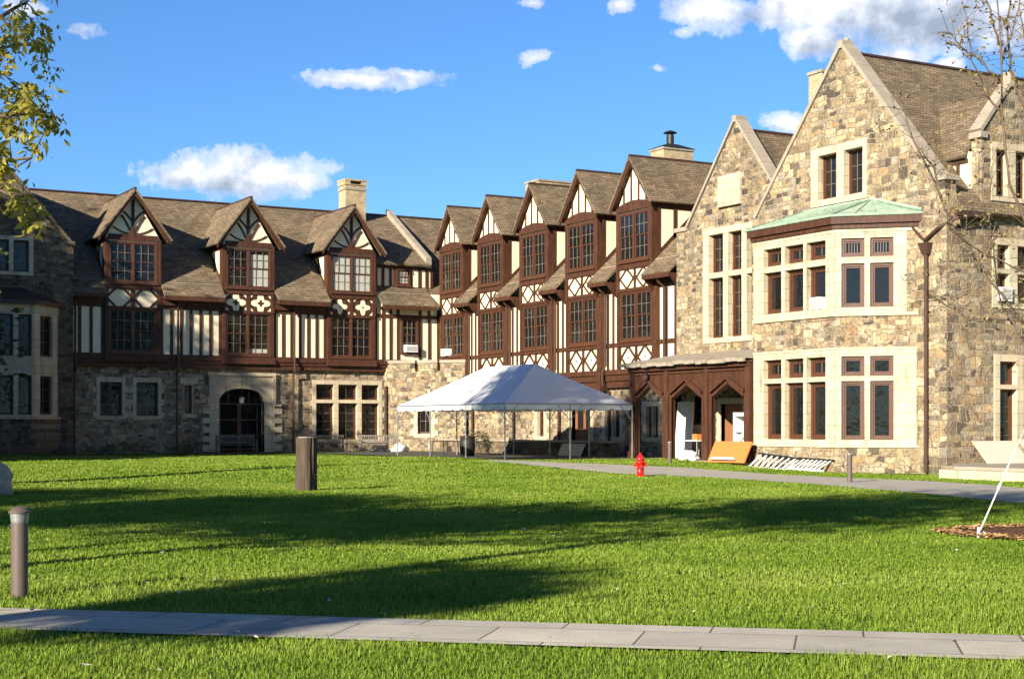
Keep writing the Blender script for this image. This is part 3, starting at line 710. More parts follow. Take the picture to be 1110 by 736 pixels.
# broad gable with the two-storey bay
F2 = FWest(0); FR = FSouth(0)
n2 = thing('gabled_house', (0,5.5,0), 'big stone gable with two-storey limestone bay and green copper bay roof', 'building')
SLG = 1.155; AP = (5.55,16.45)
w = MB(); gw = (4.1,7.3,10.42,12.72)
w.wall(F2, [(0,0),(11.1,0),(11.1,10.4),(10.85,10.4),AP,(.5,10.62),(.12,10.62),(0,9.6)], [rect(*gw)], 0, .55, .3)
rwins = [(2.2,4.75,9.95,12.1),(2.25,6.0,6.05,8.6),(2.35,6.0,.55,4.35)]
w.wall(FR, [(.552,0),(12,0),(12,9.6),(4.75,9.6),(4.75,12.45),(3.25,14.25),(1.75,12.45),(1.75,9.6),(.552,9.6)], [rect(*r) for r in rwins], 0, .5, .3)
w.box(11.5,12,.0,11,0,9.6)
w.build('wall', M['stone_big'], n2)
stone_window(F2, gw, [(5.78,6.88,10.66,12.42),(4.3,5.36,10.66,12.42)], n2, .05, .34, cols=3)
stone_window(FR, rwins[0], [(2.42,3.02,10.12,11.85),(3.42,4.05,10.12,11.85)], n2, .05, .3, cols=2)
stone_window(FR, rwins[1], [(2.48,3.12,7.5,8.35),(3.52,4.3,7.5,8.35),(4.7,5.6,7.5,8.35),(2.48,3.12,6.25,7.32),(3.52,4.3,6.25,7.32),(4.7,5.6,6.25,7.32)], n2, .05, .3, cols=2)
stone_window(FR, rwins[2], [(2.62,3.5,3.25,4.1),(3.85,4.8,3.25,4.1),(2.62,3.5,.75,3.08),(3.85,4.8,.75,3.08)], n2, .05, .3, cols=1)
w = MB(); w.mark(); rake_coping(w, F2, (.45,10.6),(5.55,16.5), .15, -.6, .07); rake_coping(w, F2, (10.85,10.4),(5.55,16.5), .15, -.6, .07)
w.fbox(F2,-.06,.55,10.55,10.72,-.6,.09); w.fbox(F2,5.4,5.7,16.42,16.72,-.5,.08); w.lathe((.25,5.55,16.7),[(.12,0),(.14,.08),(.06,.16)],10)
w.mark(); rake_coping(w, FR, (1.7,12.42),(3.25,14.3), .14, -.5, .07); rake_coping(w, FR, (4.8,12.42),(3.25,14.3), .14, -.5, .07); w.fbox(FR,1.6,1.95,12.2,12.42,-.5,.1); w.fbox(FR,3.12,3.38,14.2,14.75,-.3,.08)
w.build_each('coping', M['coping'], n2)
w = MB(); gable_roof(w, .56, 14, 5.55, 16.28, 5.6, 5.95, SLG)
zc = 14.1
w.slab([(3.25,.5,zc),(3.25,4.4,zc),(1.3,4.4,zc-1.95*1.3),(1.3,.5,zc-1.95*1.3)], .12)
w.slab([(3.251,.5,zc),(3.251,4.4,zc),(5.2,4.4,zc-1.95*1.3),(5.2,.5,zc-1.95*1.3)], .12)
w.build('roof', M['roof'], n2)
w = MB(); w.box(.6,14,5.47,5.63,16.28,16.36); w.build('ridge_cap', M['gutter'], n2)
w = MB(); w.box(1.58,1.74,.46,4.2,9.0,11.75); w.build('dormer_cheek', M['stucco'], n2)
w = MB(); w.box(.1,1.8,-.42,-.28,9.22,9.42); w.box(1.50,1.578,.5,4.0,11.35,11.5); w.box(1.50,1.578,.9,1.02,10.2,11.35)
w.tube([(1.2,-.35,9.3),(.2,-.35,9.15),(-.1,.3,8.85),(-.12,.9,8.5)], .06, 8)
w.tube([(-.12,.9,8.35),(-.12,.9,0.05)], .075, 10); w.hexa([(-.05,.76,7.95),(-.05,1.04,7.95),(-.2,1.04,7.95),(-.2,.76,7.95),(-.02,.66,8.35),(-.02,1.14,8.35),(-.3,1.14,8.35),(-.3,.66,8.35)])
w.tube([(-.1,1.6,9.0),(-.12,1.2,8.65),(-.12,.95,8.45)], .05, 8)
for z in (.4, 2.6, 5.0, 7.2): w.tube([(-.12,.9,z),(-.12,.9,z+.1)], .1, 10)
w.build('downpipe', M['gutter'], n2)
w = MB(); w.box(3.5,4.7,10.75,11.6,11,16.95); w.cur = 1; w.box(3.44,4.76,10.69,11.66,16.952,17.08); w.build('chimney', [M['brick'], M['slate']], n2)
# bay
FB = FWest(-2.1); FC = Frame((-2.1,3.6), (H2,-H2), (-H2,-H2)); LC = 2.97
bay = MB()
def ring(mb, z0, z1, off=0., cap=True):
    P = [(0.0,1.5-off*1.4),(-2.1-off,3.6-off*.414),(-2.1-off,8.32+off),(0.0,8.32+off)]
    mb.add([(x,y,z0) for x,y in P]+[(x,y,z1) for x,y in P], [(0,1,2,3),(4,5,6,7),(0,1,5,4),(1,2,6,5),(2,3,7,6),(3,0,4,7)])
ring(bay, 4.64, 5.80, -.02)
bo = bay.build('bay', M['stone_big'], n2); bay = MB(); ring(bay, 0, .94, .04); bay.build('plinth', M['stone_big'], bo)
q = MB()
for z0, z1, f_ in ((.94,1.02,.10),(5.801,5.93,.05),(8.90,9.029,.03),(4.56,4.639,.03)): q.mark(); ring(q, z0, z1, f_)
q.build_each('string_course', M['lime'], bo)
q = MB(); ring(q, 9.03, 9.2, .10); ring(q, 9.201, 9.5, .2); q.build('fascia', M['timber'], bo)
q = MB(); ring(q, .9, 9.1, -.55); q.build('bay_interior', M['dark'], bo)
for (z0, z1, zs0, zs1, zt0, zt1) in ((1.021,4.559, 3.58,4.32,1.22,3.40), (5.931,8.899, 7.98,8.68,6.12,7.75)):
    Ls = [(6.62,7.72), (5.32,6.42), (4.05,5.15)]
    stone_window(FB, (3.55,8.34,z0,z1), [(a,b,zs0,zs1) for a,b in Ls]+[(a,b,zt0,zt1) for a,b in Ls], bo, .0, .34, cols=2, rows=0, small=3, frame=.125, blinds={})
    Lc = [(.28,1.12), (1.32,2.16)]
    stone_window(FC, (0,LC-(.0 if z0 < 5 else .35),z0,z1), [(a,b,zs0,zs1) for a,b in Lc]+[(a,b,zt0,zt1) for a,b in Lc], bo, .0, .2, cols=5 if z0 > 5 else 1, rows=0, frame=.11, small=2)
q = MB(); Fq = FC; q.fbox(FC, LC-.349, LC, 5.931, 8.899, -.3, -.02); q.build('stone_quoin', M['stone_big'], bo)
q = MB(); E = [(0.0,1.2),(-2.32,3.5),(-2.32,8.6),(0.0,10.0)]; T = [(0.02,3.9),(0.02,3.95),(0.02,7.6),(0.02,7.9)]
for i in range(3):
    q.poly([E[i]+(9.52,), E[i+1]+(9.52,), T[i+1]+(10.32,), T[i]+(10.32,)])
q.poly([e+(9.5,) for e in E])
for i in range(3):
    n = (4,8,3)[i]
    for k in range(n+1):
        f = k/n; e = Vector(E[i]+(9.54,)).lerp(Vector(E[i+1]+(9.54,)), f); t = Vector(T[i]+(10.34,)).lerp(Vector(T[i+1]+(10.34,)), f)
        q.tube([e, t], .028, 5)
for i in range(3): q.tube([E[i]+(9.51,), E[i+1]+(9.51,)], .05, 6)
q.tube([(.0,3.7,10.33),(.0,7.8,10.33)], .06, 6); q.tube([(.0,3.8,10.33),(-.02,1.2,9.62)], .07, 6)
q.build('bay_roof', M['copper'], bo)

# --- timber porch
FP = FWest(-2.2)
po = thing('timber_porch', (-1,12.6,.3), 'brown timber porch with three pointed arches between bay and tent', 'porch')
w = MB(); arcs = []
PA = ((8.72,11.0),(11.55,13.85),(14.38,16.55))
for a0, a1 in PA:
    m = (a0+a1)/2; arcs.append([(a0,.3),(a1,.3),(a1,3.05),(m,3.62),(a0,3.05)])
w.wall(FP, rect(8.4,16.95,.28,4.3), arcs, 0, .22, .22)
FPs = FSouth(16.95); w.wall(Frame((0,16.95),(1,0),(0,1)), rect(-2.2,.4,.28,4.3), [[(-1.8,.3),(-.1,.3),(-.1,3.0),(-.95,3.6),(-1.8,3.0)]], 0, .2, .2)
w.build('arcade', M['timber'], po)
w = MB()
for a in (8.52, 11.28, 14.12, 16.8):
    w.fbox(FP, a-.13, a+.13, .28, 4.28, 0, .09); w.fbox(FP, a-.2, a+.2, .28, .6, 0, .14)
w.fbox(FP, 8.4,16.95,3.98,4.06,0,.07); w.fbox(FP, 8.4,16.95,4.14,4.3,0,.16)
for (a0,a1) in PA:
    m = (a0+a1)/2
    for sg, e in ((-1,a0),(1,a1)):
        w.fbar(FP, (e, 3.14),(m, 3.71), .1, 0, .14); w.fbar(FP, (e-sg*.1, 2.99),(m, 3.55), .12, -.2, .05)
        w.fbox(FP, e-.06, e+.06, .3, 3.07, 0, .05)
    n = 14
    for k in range(1, n): 
        a = a0+(a1-a0)*k/n; w.fbox(FP, a-.012, a+.012, 4.06, 4.14, 0, .02); w.fbox(FP, a-.014, a+.014, 3.12+.57*(1-abs(a-m)/((a1-a0)/2))+.08, 3.98, 0, .018)
w.build('timber_frame', M['timber'], po)
w = MB(); w.fbox(FP, 8.36,17.05,4.3,4.44,-2.6,.3); w.build('eave_board', M['gutter'], po)
w = MB(); q4 = [FP(8.36,4.46,.42),FP(17.15,4.46,.42),FP(17.15,5.0,-2.6),FP(8.36,5.0,-2.6)]
for k in range(22):
    f0, f1 = k/22, (k+1)/22; j = random.uniform(-.03,.05)
    A = Vector(q4[0]).lerp(Vector(q4[1]), f0); B = Vector(q4[0]).lerp(Vector(q4[1]), f1-.002); Cc = Vector(q4[3]).lerp(Vector(q4[2]), f1-.002); D = Vector(q4[3]).lerp(Vector(q4[2]), f0)
    dz = Vector((-random.uniform(0,.07),0,j)); w.slab([A+dz,B+dz,Cc,D], .15)
w.build('roof', M['slate'], po)
w = MB(); w.box(-2.5,.4,8.4,17.0,.0,.31); w.build('stone_floor', M['coping'], po)

# --- shaded stone house at the left edge
FL = FSouth(40.9)
n3 = thing('gabled_house', (-26.3,40.9,.3), 'stone gable darkened for shade, with bay window at the far left edge', 'building')
w = MB(); xc = -26.28; hw = 5.12; uw = (-29.1,-23.2,9.5,11.5)
w.wall(FL, [(xc-hw,0),(xc+hw,0),(xc+hw,11.3),(xc+hw-.25,11.3),(xc,16.95),(xc-hw+.25,11.3),(xc-hw,11.3)], [rect(*uw)], 0, .5, .3)
w.box(xc+hw-.4,xc+hw,41.41,43,0,11.0)
w.build('wall', M['stone_shaded'], n3)
stone_window(FL, uw, [(-24.2,-23.42,9.68,11.3),(-25.2,-24.42,9.68,11.3),(-27.5,-26.1,9.68,11.3),(-28.9,-27.8,9.68,11.3)], n3, .05, .25, cols=3)
w = MB(); rake_coping(w, FL, (xc+hw-.2,11.3),(xc,17.0), .16,-.6,.08); rake_coping(w, FL, (xc-hw+.2,11.3),(xc,17.0), .16,-.6,.08); w.fbox(FL,xc+hw-.35,xc+hw+.08,11.2,11.38,-.5,.09); w.build('coping', M['stone_shaded'], n3)
w = MB()
w.slab([(xc,41.5,16.7),(xc,50,16.7),(xc+hw+.3,50,16.7-(hw+.3)*1.1),(xc+hw+.3,41.5,16.7-(hw+.3)*1.1)],.14); w.slab([(xc-.001,41.5,16.7),(xc-.001,50,16.7),(xc-hw-.3,50,16.7-(hw+.3)*1.1),(xc-hw-.3,41.5,16.7-(hw+.3)*1.1)],.14)
w.build('roof', M['roof'], n3)
FLb = FSouth(39.4); P3 = [(-30.6,40.9),(-29.1,39.4),(-23.45,39.4),(-21.95,40.9)]
def ring3(mb, z0, z1, off=0.):
    P = [(P3[0][0]-off*1.4,40.9),(P3[1][0]-off*.4,39.4-off),(P3[2][0]+off*.4,39.4-off),(P3[3][0]+off*1.4,40.9)]
    mb.add([(x,y,z0) for x,y in P]+[(x,y,z1) for x,y in P], [(0,1,2,3),(4,5,6,7),(0,1,5,4),(1,2,6,5),(2,3,7,6),(3,0,4,7)])
w = MB(); ring3(w, 0, 2.1, .05); b3 = w.build('bay', M['stone_shaded'], n3)
w = MB()
for z0, z1, f_ in ((2.101,2.22,.1),(4.42,5.2,-.02),(7.5,7.9,.03)): w.mark(); ring3(w, z0, z1, f_)
w.build_each('string_course', M['lime'], b3)
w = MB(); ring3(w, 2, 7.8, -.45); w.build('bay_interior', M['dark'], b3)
FLc = Frame((-23.45,39.4), (H2,H2), (H2,-H2))
for z0, z1 in ((2.221,4.419),(5.201,7.499)):
    stone_window(FLb, (-29.1,-23.45,z0,z1), [(a,a+.95,z0+.1,z1-.1) for a in (-28.9,-27.6,-26.35)]+[(-25.2,-24.5,z0+.1,z1-.1),(-24.25,-23.6,z0+.1,z1-.1)], b3, 0, .25, cols=2)
    stone_window(FLc, (0,2.1,z0,z1), [(.5,1.6,z0+.1,z1-.1)], b3, 0, .25, cols=2)
w = MB(); ring3(w, 7.901, 8.1, .25); w.build('fascia', M['gutter'], b3)
w = MB(); w.add([(-30.8,40.9,8.1),(-29.2,39.15,8.1),(-23.35,39.15,8.1),(-21.65,40.9,8.1),(-29.0,40.85,8.85),(-23.7,40.85,8.85)], [(0,1,4),(1,2,5,4),(2,3,5),(0,3,2,1)]); w.build('bay_roof', M['gutter'], b3)

# ------------------------------------------------------------------ air conditioners
def ac(F, a, z, w, h, o, label):
    b = MB(); p = F(a, z, o); t = thing('air_conditioner', p, label, 'air conditioner', 'window air conditioners')
    b.fbox(F, a-w/2, a+w/2, z, z+h, o-.02, o+.38); b.build('case', M['white'], t)
    b = MB(); b.cur = 1; b.fbox(F, a-w/2+.05, a+w/2-.05, z+.06, z+h-.06, o+.38, o+.384); b.cur = 0
    k = z+.09
    while k < z+h-.07: b.fbox(F, a-w/2+.05, a+w/2-.05, k, k+.02, o+.384, o+.40); k += .05
    b.build('grille', [M['white'], M['lead']], t)
ac(FS, -1.27, 6.12, .78, .42, .0, 'white air conditioner in the single window of the wing left of the corner')
ac(FWs, 40.75, 5.9, .7, .42, .0, 'white air conditioner in the lower window nearest the inner corner behind the tent')
ac(FB, 4.62, 6.14, .62, .44, -.34, 'white air conditioner in the upper window of the limestone bay')
ac(FR, 2.82, 6.3, .58, .5, -.2, 'white air conditioner in the right-hand wall window behind bare branches')

# ------------------------------------------------------------------ tent
tn = thing('party_tent', (-5.9,22,.3), 'white hip-roofed party tent standing on poles before the timbered wing', 'tent')
X0, X1, Y0, Y1 = -8.95, -2.5, 16.4, 27.1; ZE, ZP = 2.72, 4.55
w = MB(); mx = (X0+X1)/2; r0, r1 = Y0+3.0, Y1-3.0
def patch(a, b, c, d, n=10, m=8, sag=.16):
    vs = []
    for i in range(n+1):
        for j in range(m+1):
            u, v = i/n, j/m
            p = (Vector(a)*(1-u)+Vector(b)*u)*(1-v) + (Vector(d)*(1-u)+Vector(c)*u)*v
            p.z -= sag*4*v*(1-v)*(.4+.6*4*u*(1-u)) *.6
            vs.append(p)
    w.add(vs, [(i*(m+1)+j,(i+1)*(m+1)+j,(i+1)*(m+1)+j+1,i*(m+1)+j+1) for i in range(n) for j in range(m)])
c00, c01, c11, c10 = (X0,Y0,ZE),(X0,Y1,ZE),(X1,Y1,ZE),(X1,Y0,ZE); p0, p1 = (mx,r0,ZP),(mx,r1,ZP)
patch(c00,c01,p1,p0); patch(c11,c10,p0,p1); patch(c10,c00,p0,p0,8); patch(c01,c11,p1,p1,8)
w.build('canopy', M['tent'], tn, smooth=True)
w = MB()
def valance(p, q, nn):
    p, q = Vector(p), Vector(q)
    for k in range(nn):
        A, B = p.lerp(q, k/nn), p.lerp(q, (k+1)/nn); n = 8
        top = [A.lerp(B, i/n) for i in range(n+1)]
        bot = [A.lerp(B, i/n) - Vector((0,0,.20+.07*min(1, 3*math.sin(math.pi*i/n)))) for i in range(n+1)]
        w.add(top+bot, [(i,i+1,n+2+i,n+1+i) for i in range(n)])
valance(c00,c01,11); valance(c00,c10,6); valance(c01,c11,6); valance(c10,c11,11)
w.build('valance', M['tent'], tn, fix=False)
L3 = (Y1-Y0)/3; poles = [(X0,Y0),(X0,Y0+L3),(X0,Y0+2*L3),(X0,Y1),(X1,Y0),(X1,Y0+L3),(X1,Y0+2*L3),(X1,Y1),(mx,Y0),(mx,Y1)]
for i, (x, y) in enumerate(poles):
    b = MB(); b.tube([(x,y,gh(x,y)),(x,y,ZE-.02)], .032, 8)
    b.box(x-.1,x+.1,y-.1,y+.1,gh(x,y),gh(x,y)+.02)
    for dx, dy in ((1,0),(-1,0),(0,1),(0,-1)):
        if X0-.01 <= x+dx*.7 <= X1+.01 and Y0-.01 <= y+dy*.7 <= Y1+.01 and (abs(x+dx*.7-X0) < .1 or abs(x+dx*.7-X1) < .1 or abs(y+dy*.7-Y0) < .1 or abs(y+dy*.7-Y1) < .1):
            b.tube([(x,y,ZE-.75),(x+dx*.65,y+dy*.65,ZE-.06)], .018, 6)
    b.build('pole', M['metal'], tn)
b = MB()
for p, q in ((c00,c01),(c01,c11),(c11,c10),(c10,c00)): b.tube([Vector(p)-Vector((0,0,.03)), Vector(q)-Vector((0,0,.03))], .03, 8)
for p, q in ((c00,p0),(c10,p0),(c01,p1),(c11,p1),(p0,p1)): b.tube([Vector(p)-Vector((0,0,.06)), Vector(q)-Vector((0,0,.1))], .03, 8)
b.build('roof_frame', M['metal'], tn)

# low terrace wall behind the tent
tw = thing('terrace_wall', (-1.4,30,.3), 'low stone terrace wall darkened for the shade behind the tent poles', 'wall')
b = MB(); b.box(-1.6,-1.2,19.5,37.2,.1,.95); b.build('stonework', M['stone_shaded'], tw)
b = MB(); b.box(-1.68,-1.12,19.45,37.25,.952,1.05); b.build('coping', M['coping'], tw)

# ------------------------------------------------------------------ small things
def hydrant(x, y):
    z = gh(x, y); t = thing('fire_hydrant', (x,y,z), 'red fire hydrant on the lawn edge beside the path', 'fire hydrant')
    b = MB(); b.lathe((x,y,z), [(.17,0),(.17,.05),(.125,.06),(.12,.46),(.155,.47),(.155,.53),(.125,.54),(.125,.58)], 20); b.build('barrel', M['red'], t, True)
    b = MB(); b.lathe((x,y,z+.58), [(.15,0),(.15,.03),(.13,.08),(.08,.15),(.045,.17),(.045,.23),(.02,.24)], 18); b.build('bonnet', M['red'], t, True)
    for k, (l, r, zz) in enumerate(((1,.055,.42),(-1,.055,.42))):
        b = MB(); p = Vector((x,y,z+zz)); d = Vector((RT[0]*l,RT[1]*l,0)); b.tube([p+d*.1,p+d*.19,p+d*.19,p+d*.235],[.045,.045,.062,.055],10); b.build('nozzle_cap', M['red'], t)
    b = MB(); p = Vector((x,y,z+.36)); d = Vector((-FW[0],-FW[1],0)); b.tube([p+d*.1,p+d*.19,p+d*.19,p+d*.25],[.06,.06,.08,.07],12); b.build('nozzle_cap', M['red'], t)
hydrant(-11.02, 3.19)
def bollard(x, y, h, r, label, lamp):
    z = gh(x, y); t = thing('bollard', (x,y,z-.02), label, 'bollard', 'bollards along the paths')
    b = MB(); top = h-.17 if lamp else h-.04
    b.lathe((x,y,z-.02), [(r,0),(r,top)], 24); b.build('post', M['bollard'], t, False)
    b = MB()
    if lamp:
        b.lathe((x,y,z-.02+top), [(r*.95,.001),(r*1.02,.02),(r*1.14,.1),(r*1.0,.101)], 24); b.build('lamp_collar', M['metal'], t)
        b = MB(); b.lathe((x,y,z-.02+top+.1), [(r*1.3,.002),(r*1.32,.02),(r*.9,.05),(.01,.07)], 24); b.build('cap', M['bollard'], t)
    else:
        b.lathe((x,y,z-.02+top), [(r*1.02,.001),(r*1.02,.03),(r*.6,.05),(.01,.055)], 16); b.build('cap', M['metal'], t)
bollard(-37.14,-24.42,.93,.082,'tall bronze bollard lamp with metal collar beside the near sidewalk',True)
bollard(-8.77,-4.73,.92,.08,'slim brown bollard in front of the limestone bay',False)
bollard(-4.79,10.29,.9,.08,'grey bollard standing in front of the porch arches',False)

# weathered stump post
sx, sy = -25.41,-2.51
st = thing('stump_post', (sx,sy,gh(sx,sy)), 'weathered grey wooden stump post standing on the lawn', 'stump')
vs = []; n = 40; rows = 16
for j in range(rows+1):
    zz = 1.42*j/rows
    for k in range(n):
        a = 2*math.pi*k/n; sq = 1/max(abs(math.cos(a-.5)),abs(math.sin(a-.5)))
        r = .235*(.55+.45*sq)*(1.06-.08*j/rows)
        r += .035*mnoise.noise(Vector((math.cos(a)*4,math.sin(a)*4,zz*.7))) + .02*mnoise.noise(Vector((math.cos(a)*11,math.sin(a)*11,zz*1.2)))
        if j == 0: r *= 1.08
        vs.append((sx+r*math.cos(a), sy+r*math.sin(a), gh(sx,sy)-.03+zz+(.012*mnoise.noise(Vector((a*3,1,2))) if j == rows else 0)))
b = MB(); b.add(vs, [(j*n+k,j*n+(k+1)%n,(j+1)*n+(k+1)%n,(j+1)*n+k) for j in range(rows) for k in range(n)]+[tuple(range(rows*n,rows*n+n))]); b.build('trunk', M['oldwood'], st)
b = MB(); b.lathe((sx,sy,gh(sx,sy)+1.385), [(.22,0),(.235,.02),(.21,.035)], 18); b.build('cap', M['slate'], st)

def rock(name, x, y, r, sc, mat, label, cat, seed, group=None, z=None, rough=.25, sub=3):
    import bmesh
    me = bpy.data.meshes.new(name); bm_ = bmesh.new(); bmesh.ops.create_icosphere(bm_, subdivisions=sub, radius=1)
    for v in bm_.verts:
        d = 1+rough*mnoise.noise(v.co*1.6+Vector((seed,0,0)))+rough*.5*mnoise.noise(v.co*4+Vector((0,seed,0)))
        v.co = Vector((v.co.x*sc[0],v.co.y*sc[1],v.co.z*sc[2]))*d*r
    for f in bm_.faces: f.smooth = True
    bm_.to_mesh(me); bm_.free(); me.materials.append(mat); o = bpy.data.objects.new(name, me); COL.objects.link(o)
    o.location = (x,y,(gh(x,y) if z is None else z)+r*sc[2]*.55); tag(o, label, cat, group); return o
rock('boulder', -33.1,-.7,.62,(1.0,1.2,.95),M['boulder'],'pale rough boulder on the lawn at the left edge','boulder',3.1)
rock('plastic_bag', -3.9,37.6,.5,(.9,.7,.62),M['bag'],'crumpled pale plastic bag on the ground at the corner block','bag',8.2,rough=.5)
rock('plastic_bag', -5.0,37.9,.5,(1.1,.8,.5),M['darkbag'],'black plastic bag beside the bench and the pale bag','bag',5.2,rough=.4)

bx_, by_ = cam_xy(-2.1, 72)
t = thing('trash_barrel', (bx_,by_,.3), 'dark round barrel standing under the tent', 'barrel'); b = MB(); b.lathe((bx_,by_,gh(bx_,by_)), [(.32,0),(.36,.3),(.37,.6),(.34,.92)], 18); b.build('drum', M['black'], t, True)
b = MB(); b.lathe((bx_,by_,gh(bx_,by_)+.92), [(.37,0),(.37,.05),(.1,.1)], 18); b.build('lid', M['gutter'], t)
bx_, by_ = cam_xy(-3.1, 71); z_ = gh(bx_,by_); t = thing('trestle_table', (bx_,by_,z_), 'dark trestle table under the left half of the tent', 'table')
b = MB(); b.box(bx_-.4,bx_+.4,by_-.9,by_+.9,z_+.72,z_+.76); b.build('tabletop', M['oldwood'], t)
for dx in (-.33,.33):
    for dy in (-.75,.75): b = MB(); b.tube([(bx_+dx,by_+dy,z_),(bx_+dx*.8,by_+dy,z_+.72)],.02,6); b.build('leg', M['black'], t)
# benches
def make_bench(label, W=2.2):
    t = local_thing('park_bench', label, 'bench', 'wooden benches along the walls')
    b = MB()
    for k in range(5): b.box(-W/2,W/2,-.28+k*.11,-.19+k*.11,.42,.455)
    b.build('seat', M['benchwood'], t)
    b = MB(); b.box(-W/2,W/2,.26,.31,.86,.95); b.box(-W/2,W/2,.26,.31,.52,.58)
    n = 17
    for k in range(n): a = -W/2+.08+(W-.16)*k/(n-1); b.box(a-.03,a+.03,.27,.30,.58,.86)
    b.build('backrest', M['benchwood'], t)
    for x in (-W/2+.05, W/2-.05):
        b = MB(); b.box(x-.04,x+.04,-.28,-.2,0,.66); b.build('leg', M['benchwood'], t)
        b = MB(); b.box(x-.04,x+.04,.24,.32,0,.95); b.build('leg', M['benchwood'], t)
        b = MB(); b.box(x-.045,x+.045,-.32,.26,.66,.70); b.build('armrest', M['benchwood'], t)
    return t
b0 = make_bench('slatted wooden bench in front of the arched doorway'); b0.location = (-12.7,39.6,gh(-12.7,39.6))
copy_tree(b0, (-7.5,39.4,.3), 0, 'slatted wooden bench showing just right of the stump post', 'wooden benches along the walls')
copy_tree(b0, (-4.5,39.2,.3), -.35, 'slatted wooden bench under the mullioned window beside the corner block', 'wooden benches along the walls')

# boards, ladders and clutter by the porch
b = MB(); b.hexa([(-2.86,8.0,.28),(-2.86,10.4,.28),(-2.80,10.4,.28),(-2.80,8.0,.28),(-2.56,7.85,1.12),(-2.56,10.25,1.12),(-2.50,10.25,1.12),(-2.50,7.85,1.12)])
ob = thing('orange_board', (-2.9,9.8,.3), 'orange board leaning on its long edge against the porch', 'board'); b.build('panel', M['orange'], ob)
b = MB(); b.box(-2.96,-2.86,8.5,10.1,.40,.44); b.box(-2.94,-2.88,8.6,10.0,.445,.5); b.build('shelf_strip', M['paper'], ob)
def leaning(name, x, y0, y1, z0, h, lean, mat, label, cat='board', sk=0.):
    b = MB(); b.hexa([(x,y0,z0),(x,y1,z0),(x+.05,y1,z0),(x+.05,y0,z0),(x+lean,y0+sk,z0+h),(x+lean,y1+sk,z0+h),(x+lean+.05,y1+sk,z0+h),(x+lean+.05,y0+sk,z0+h)])
    o = b.build(name, mat); tag(o, label, cat)
leaning('white_board', -2.0, 8.75, 9.85, .32, 1.5, .7, M['white'], 'white board leaning inside the right porch arch behind the orange board')
leaning('pale_plank', -2.1, 10.2, 10.5, .32, 1.35, .6, M['beige'], 'narrow beige plank slanting inside the right porch arch', 'plank', -.9)
leaning('sunlit_wall_patch', -.45, 14.9, 16.1, .32, 2.5, .2, M['paper'], 'tall pale patch of sunlit cream wall inside the middle porch arch')  # added panel standing for a sunlit patch of the cream wall
leaning('grey_board', -.9, 10.2, 11.0, .32, 1.9, .5, M['metal'], 'grey sheet standing in the shade inside the right porch arch')
leaning('plywood_sheet', -2.05, 21.5, 23.6, .3, .6, .3, M['beige'], 'pale plywood sheet leaning on the low wall behind the tent')
t = thing('shelf_unit', (-1.2,9.85,.31), 'pale shelf unit stacked with papers inside the right porch arch', 'shelf')
b = MB(); b.box(-1.5,-.9,9.3,9.34,.31,2.3); b.box(-1.5,-.9,10.4,10.44,.31,2.3)
for z in (.4,.95,1.5,2.15): b.box(-1.5,-.9,9.341,10.399,z,z+.04)
b.build('carcass', M['white'], t)
b = MB(); rr = random.Random(4)
for z in (.44,.99,1.54):
    y = 9.4
    while y < 10.3: w_ = rr.uniform(.03,.1); b.box(-1.48,-1.05,y,y+w_,z,z+rr.uniform(.25,.45)); y += w_+.01
b.build('papers', M['paper'], t)
t = thing('folding_table', (-1.7,12.7,.31), 'white folding table heaped with clutter inside the middle porch arch', 'table')
b = MB(); b.box(-2.1,-1.2,12.15,13.2,1.1,1.14); b.build('tabletop', M['white'], t)
for dx in (-2.05,-1.25):
    for dy in (12.2,13.15): b = MB(); b.tube([(dx,dy,.31),(dx,dy,1.1)],.02,6); b.build('leg', M['metal'], t)
rr = random.Random(9)
for i, (x, y, r, lab) in enumerate(((-2.2,12.6,.26,'small pale rubbish heap on the porch floor under the folding table'),(-2.45,11.9,.24,'crumpled pale sack at the front edge of the porch floor'))):
    rock('rubbish_sack', x, y, r, (1.2,1,.9), M['paper'], lab, 'sack', 12+i, z=.31, rough=.7)
b = MB(); b.box(-2.0,-1.5,12.25,12.6,1.142,1.4); tag(b.build('cardboard_box', M['orange']), 'orange cardboard box on the folding table in the porch', 'box')
t = thing('lantern', (-2.3,15.5,3.7), 'small dark lantern on the peak of the left porch arch', 'lantern')
b = MB(); b.lathe((-2.42,15.47,3.72), [(.03,0),(.11,.06),(.13,.2),(.1,.26)], 10); b.build('lamp_shade', M['gutter'], t)
b = MB(); b.lathe((-2.42,15.47,3.98), [(.14,0),(.05,.08),(.01,.14)], 10); b.box(-2.42,-2.2,15.45,15.49,3.86,3.9); b.build('bracket', M['black'], t)
t = thing('lantern', (-11.58,41.7,3.4), 'glass lantern hanging inside the arched doorway', 'lantern')
b = MB(); b.lathe((-11.6,41.95,3.0), [(.05,0),(.13,.06),(.15,.34),(.05,.4)], 8); b.build('glass_shade', M['blind'], t)
b = MB(); b.tube([(-11.6,41.95,3.4),(-11.6,41.95,3.82)], .015, 6); b.lathe((-11.6,41.95,3.38),[(.17,0),(.05,.08)],8); b.build('hanging_rod', M['black'], t)
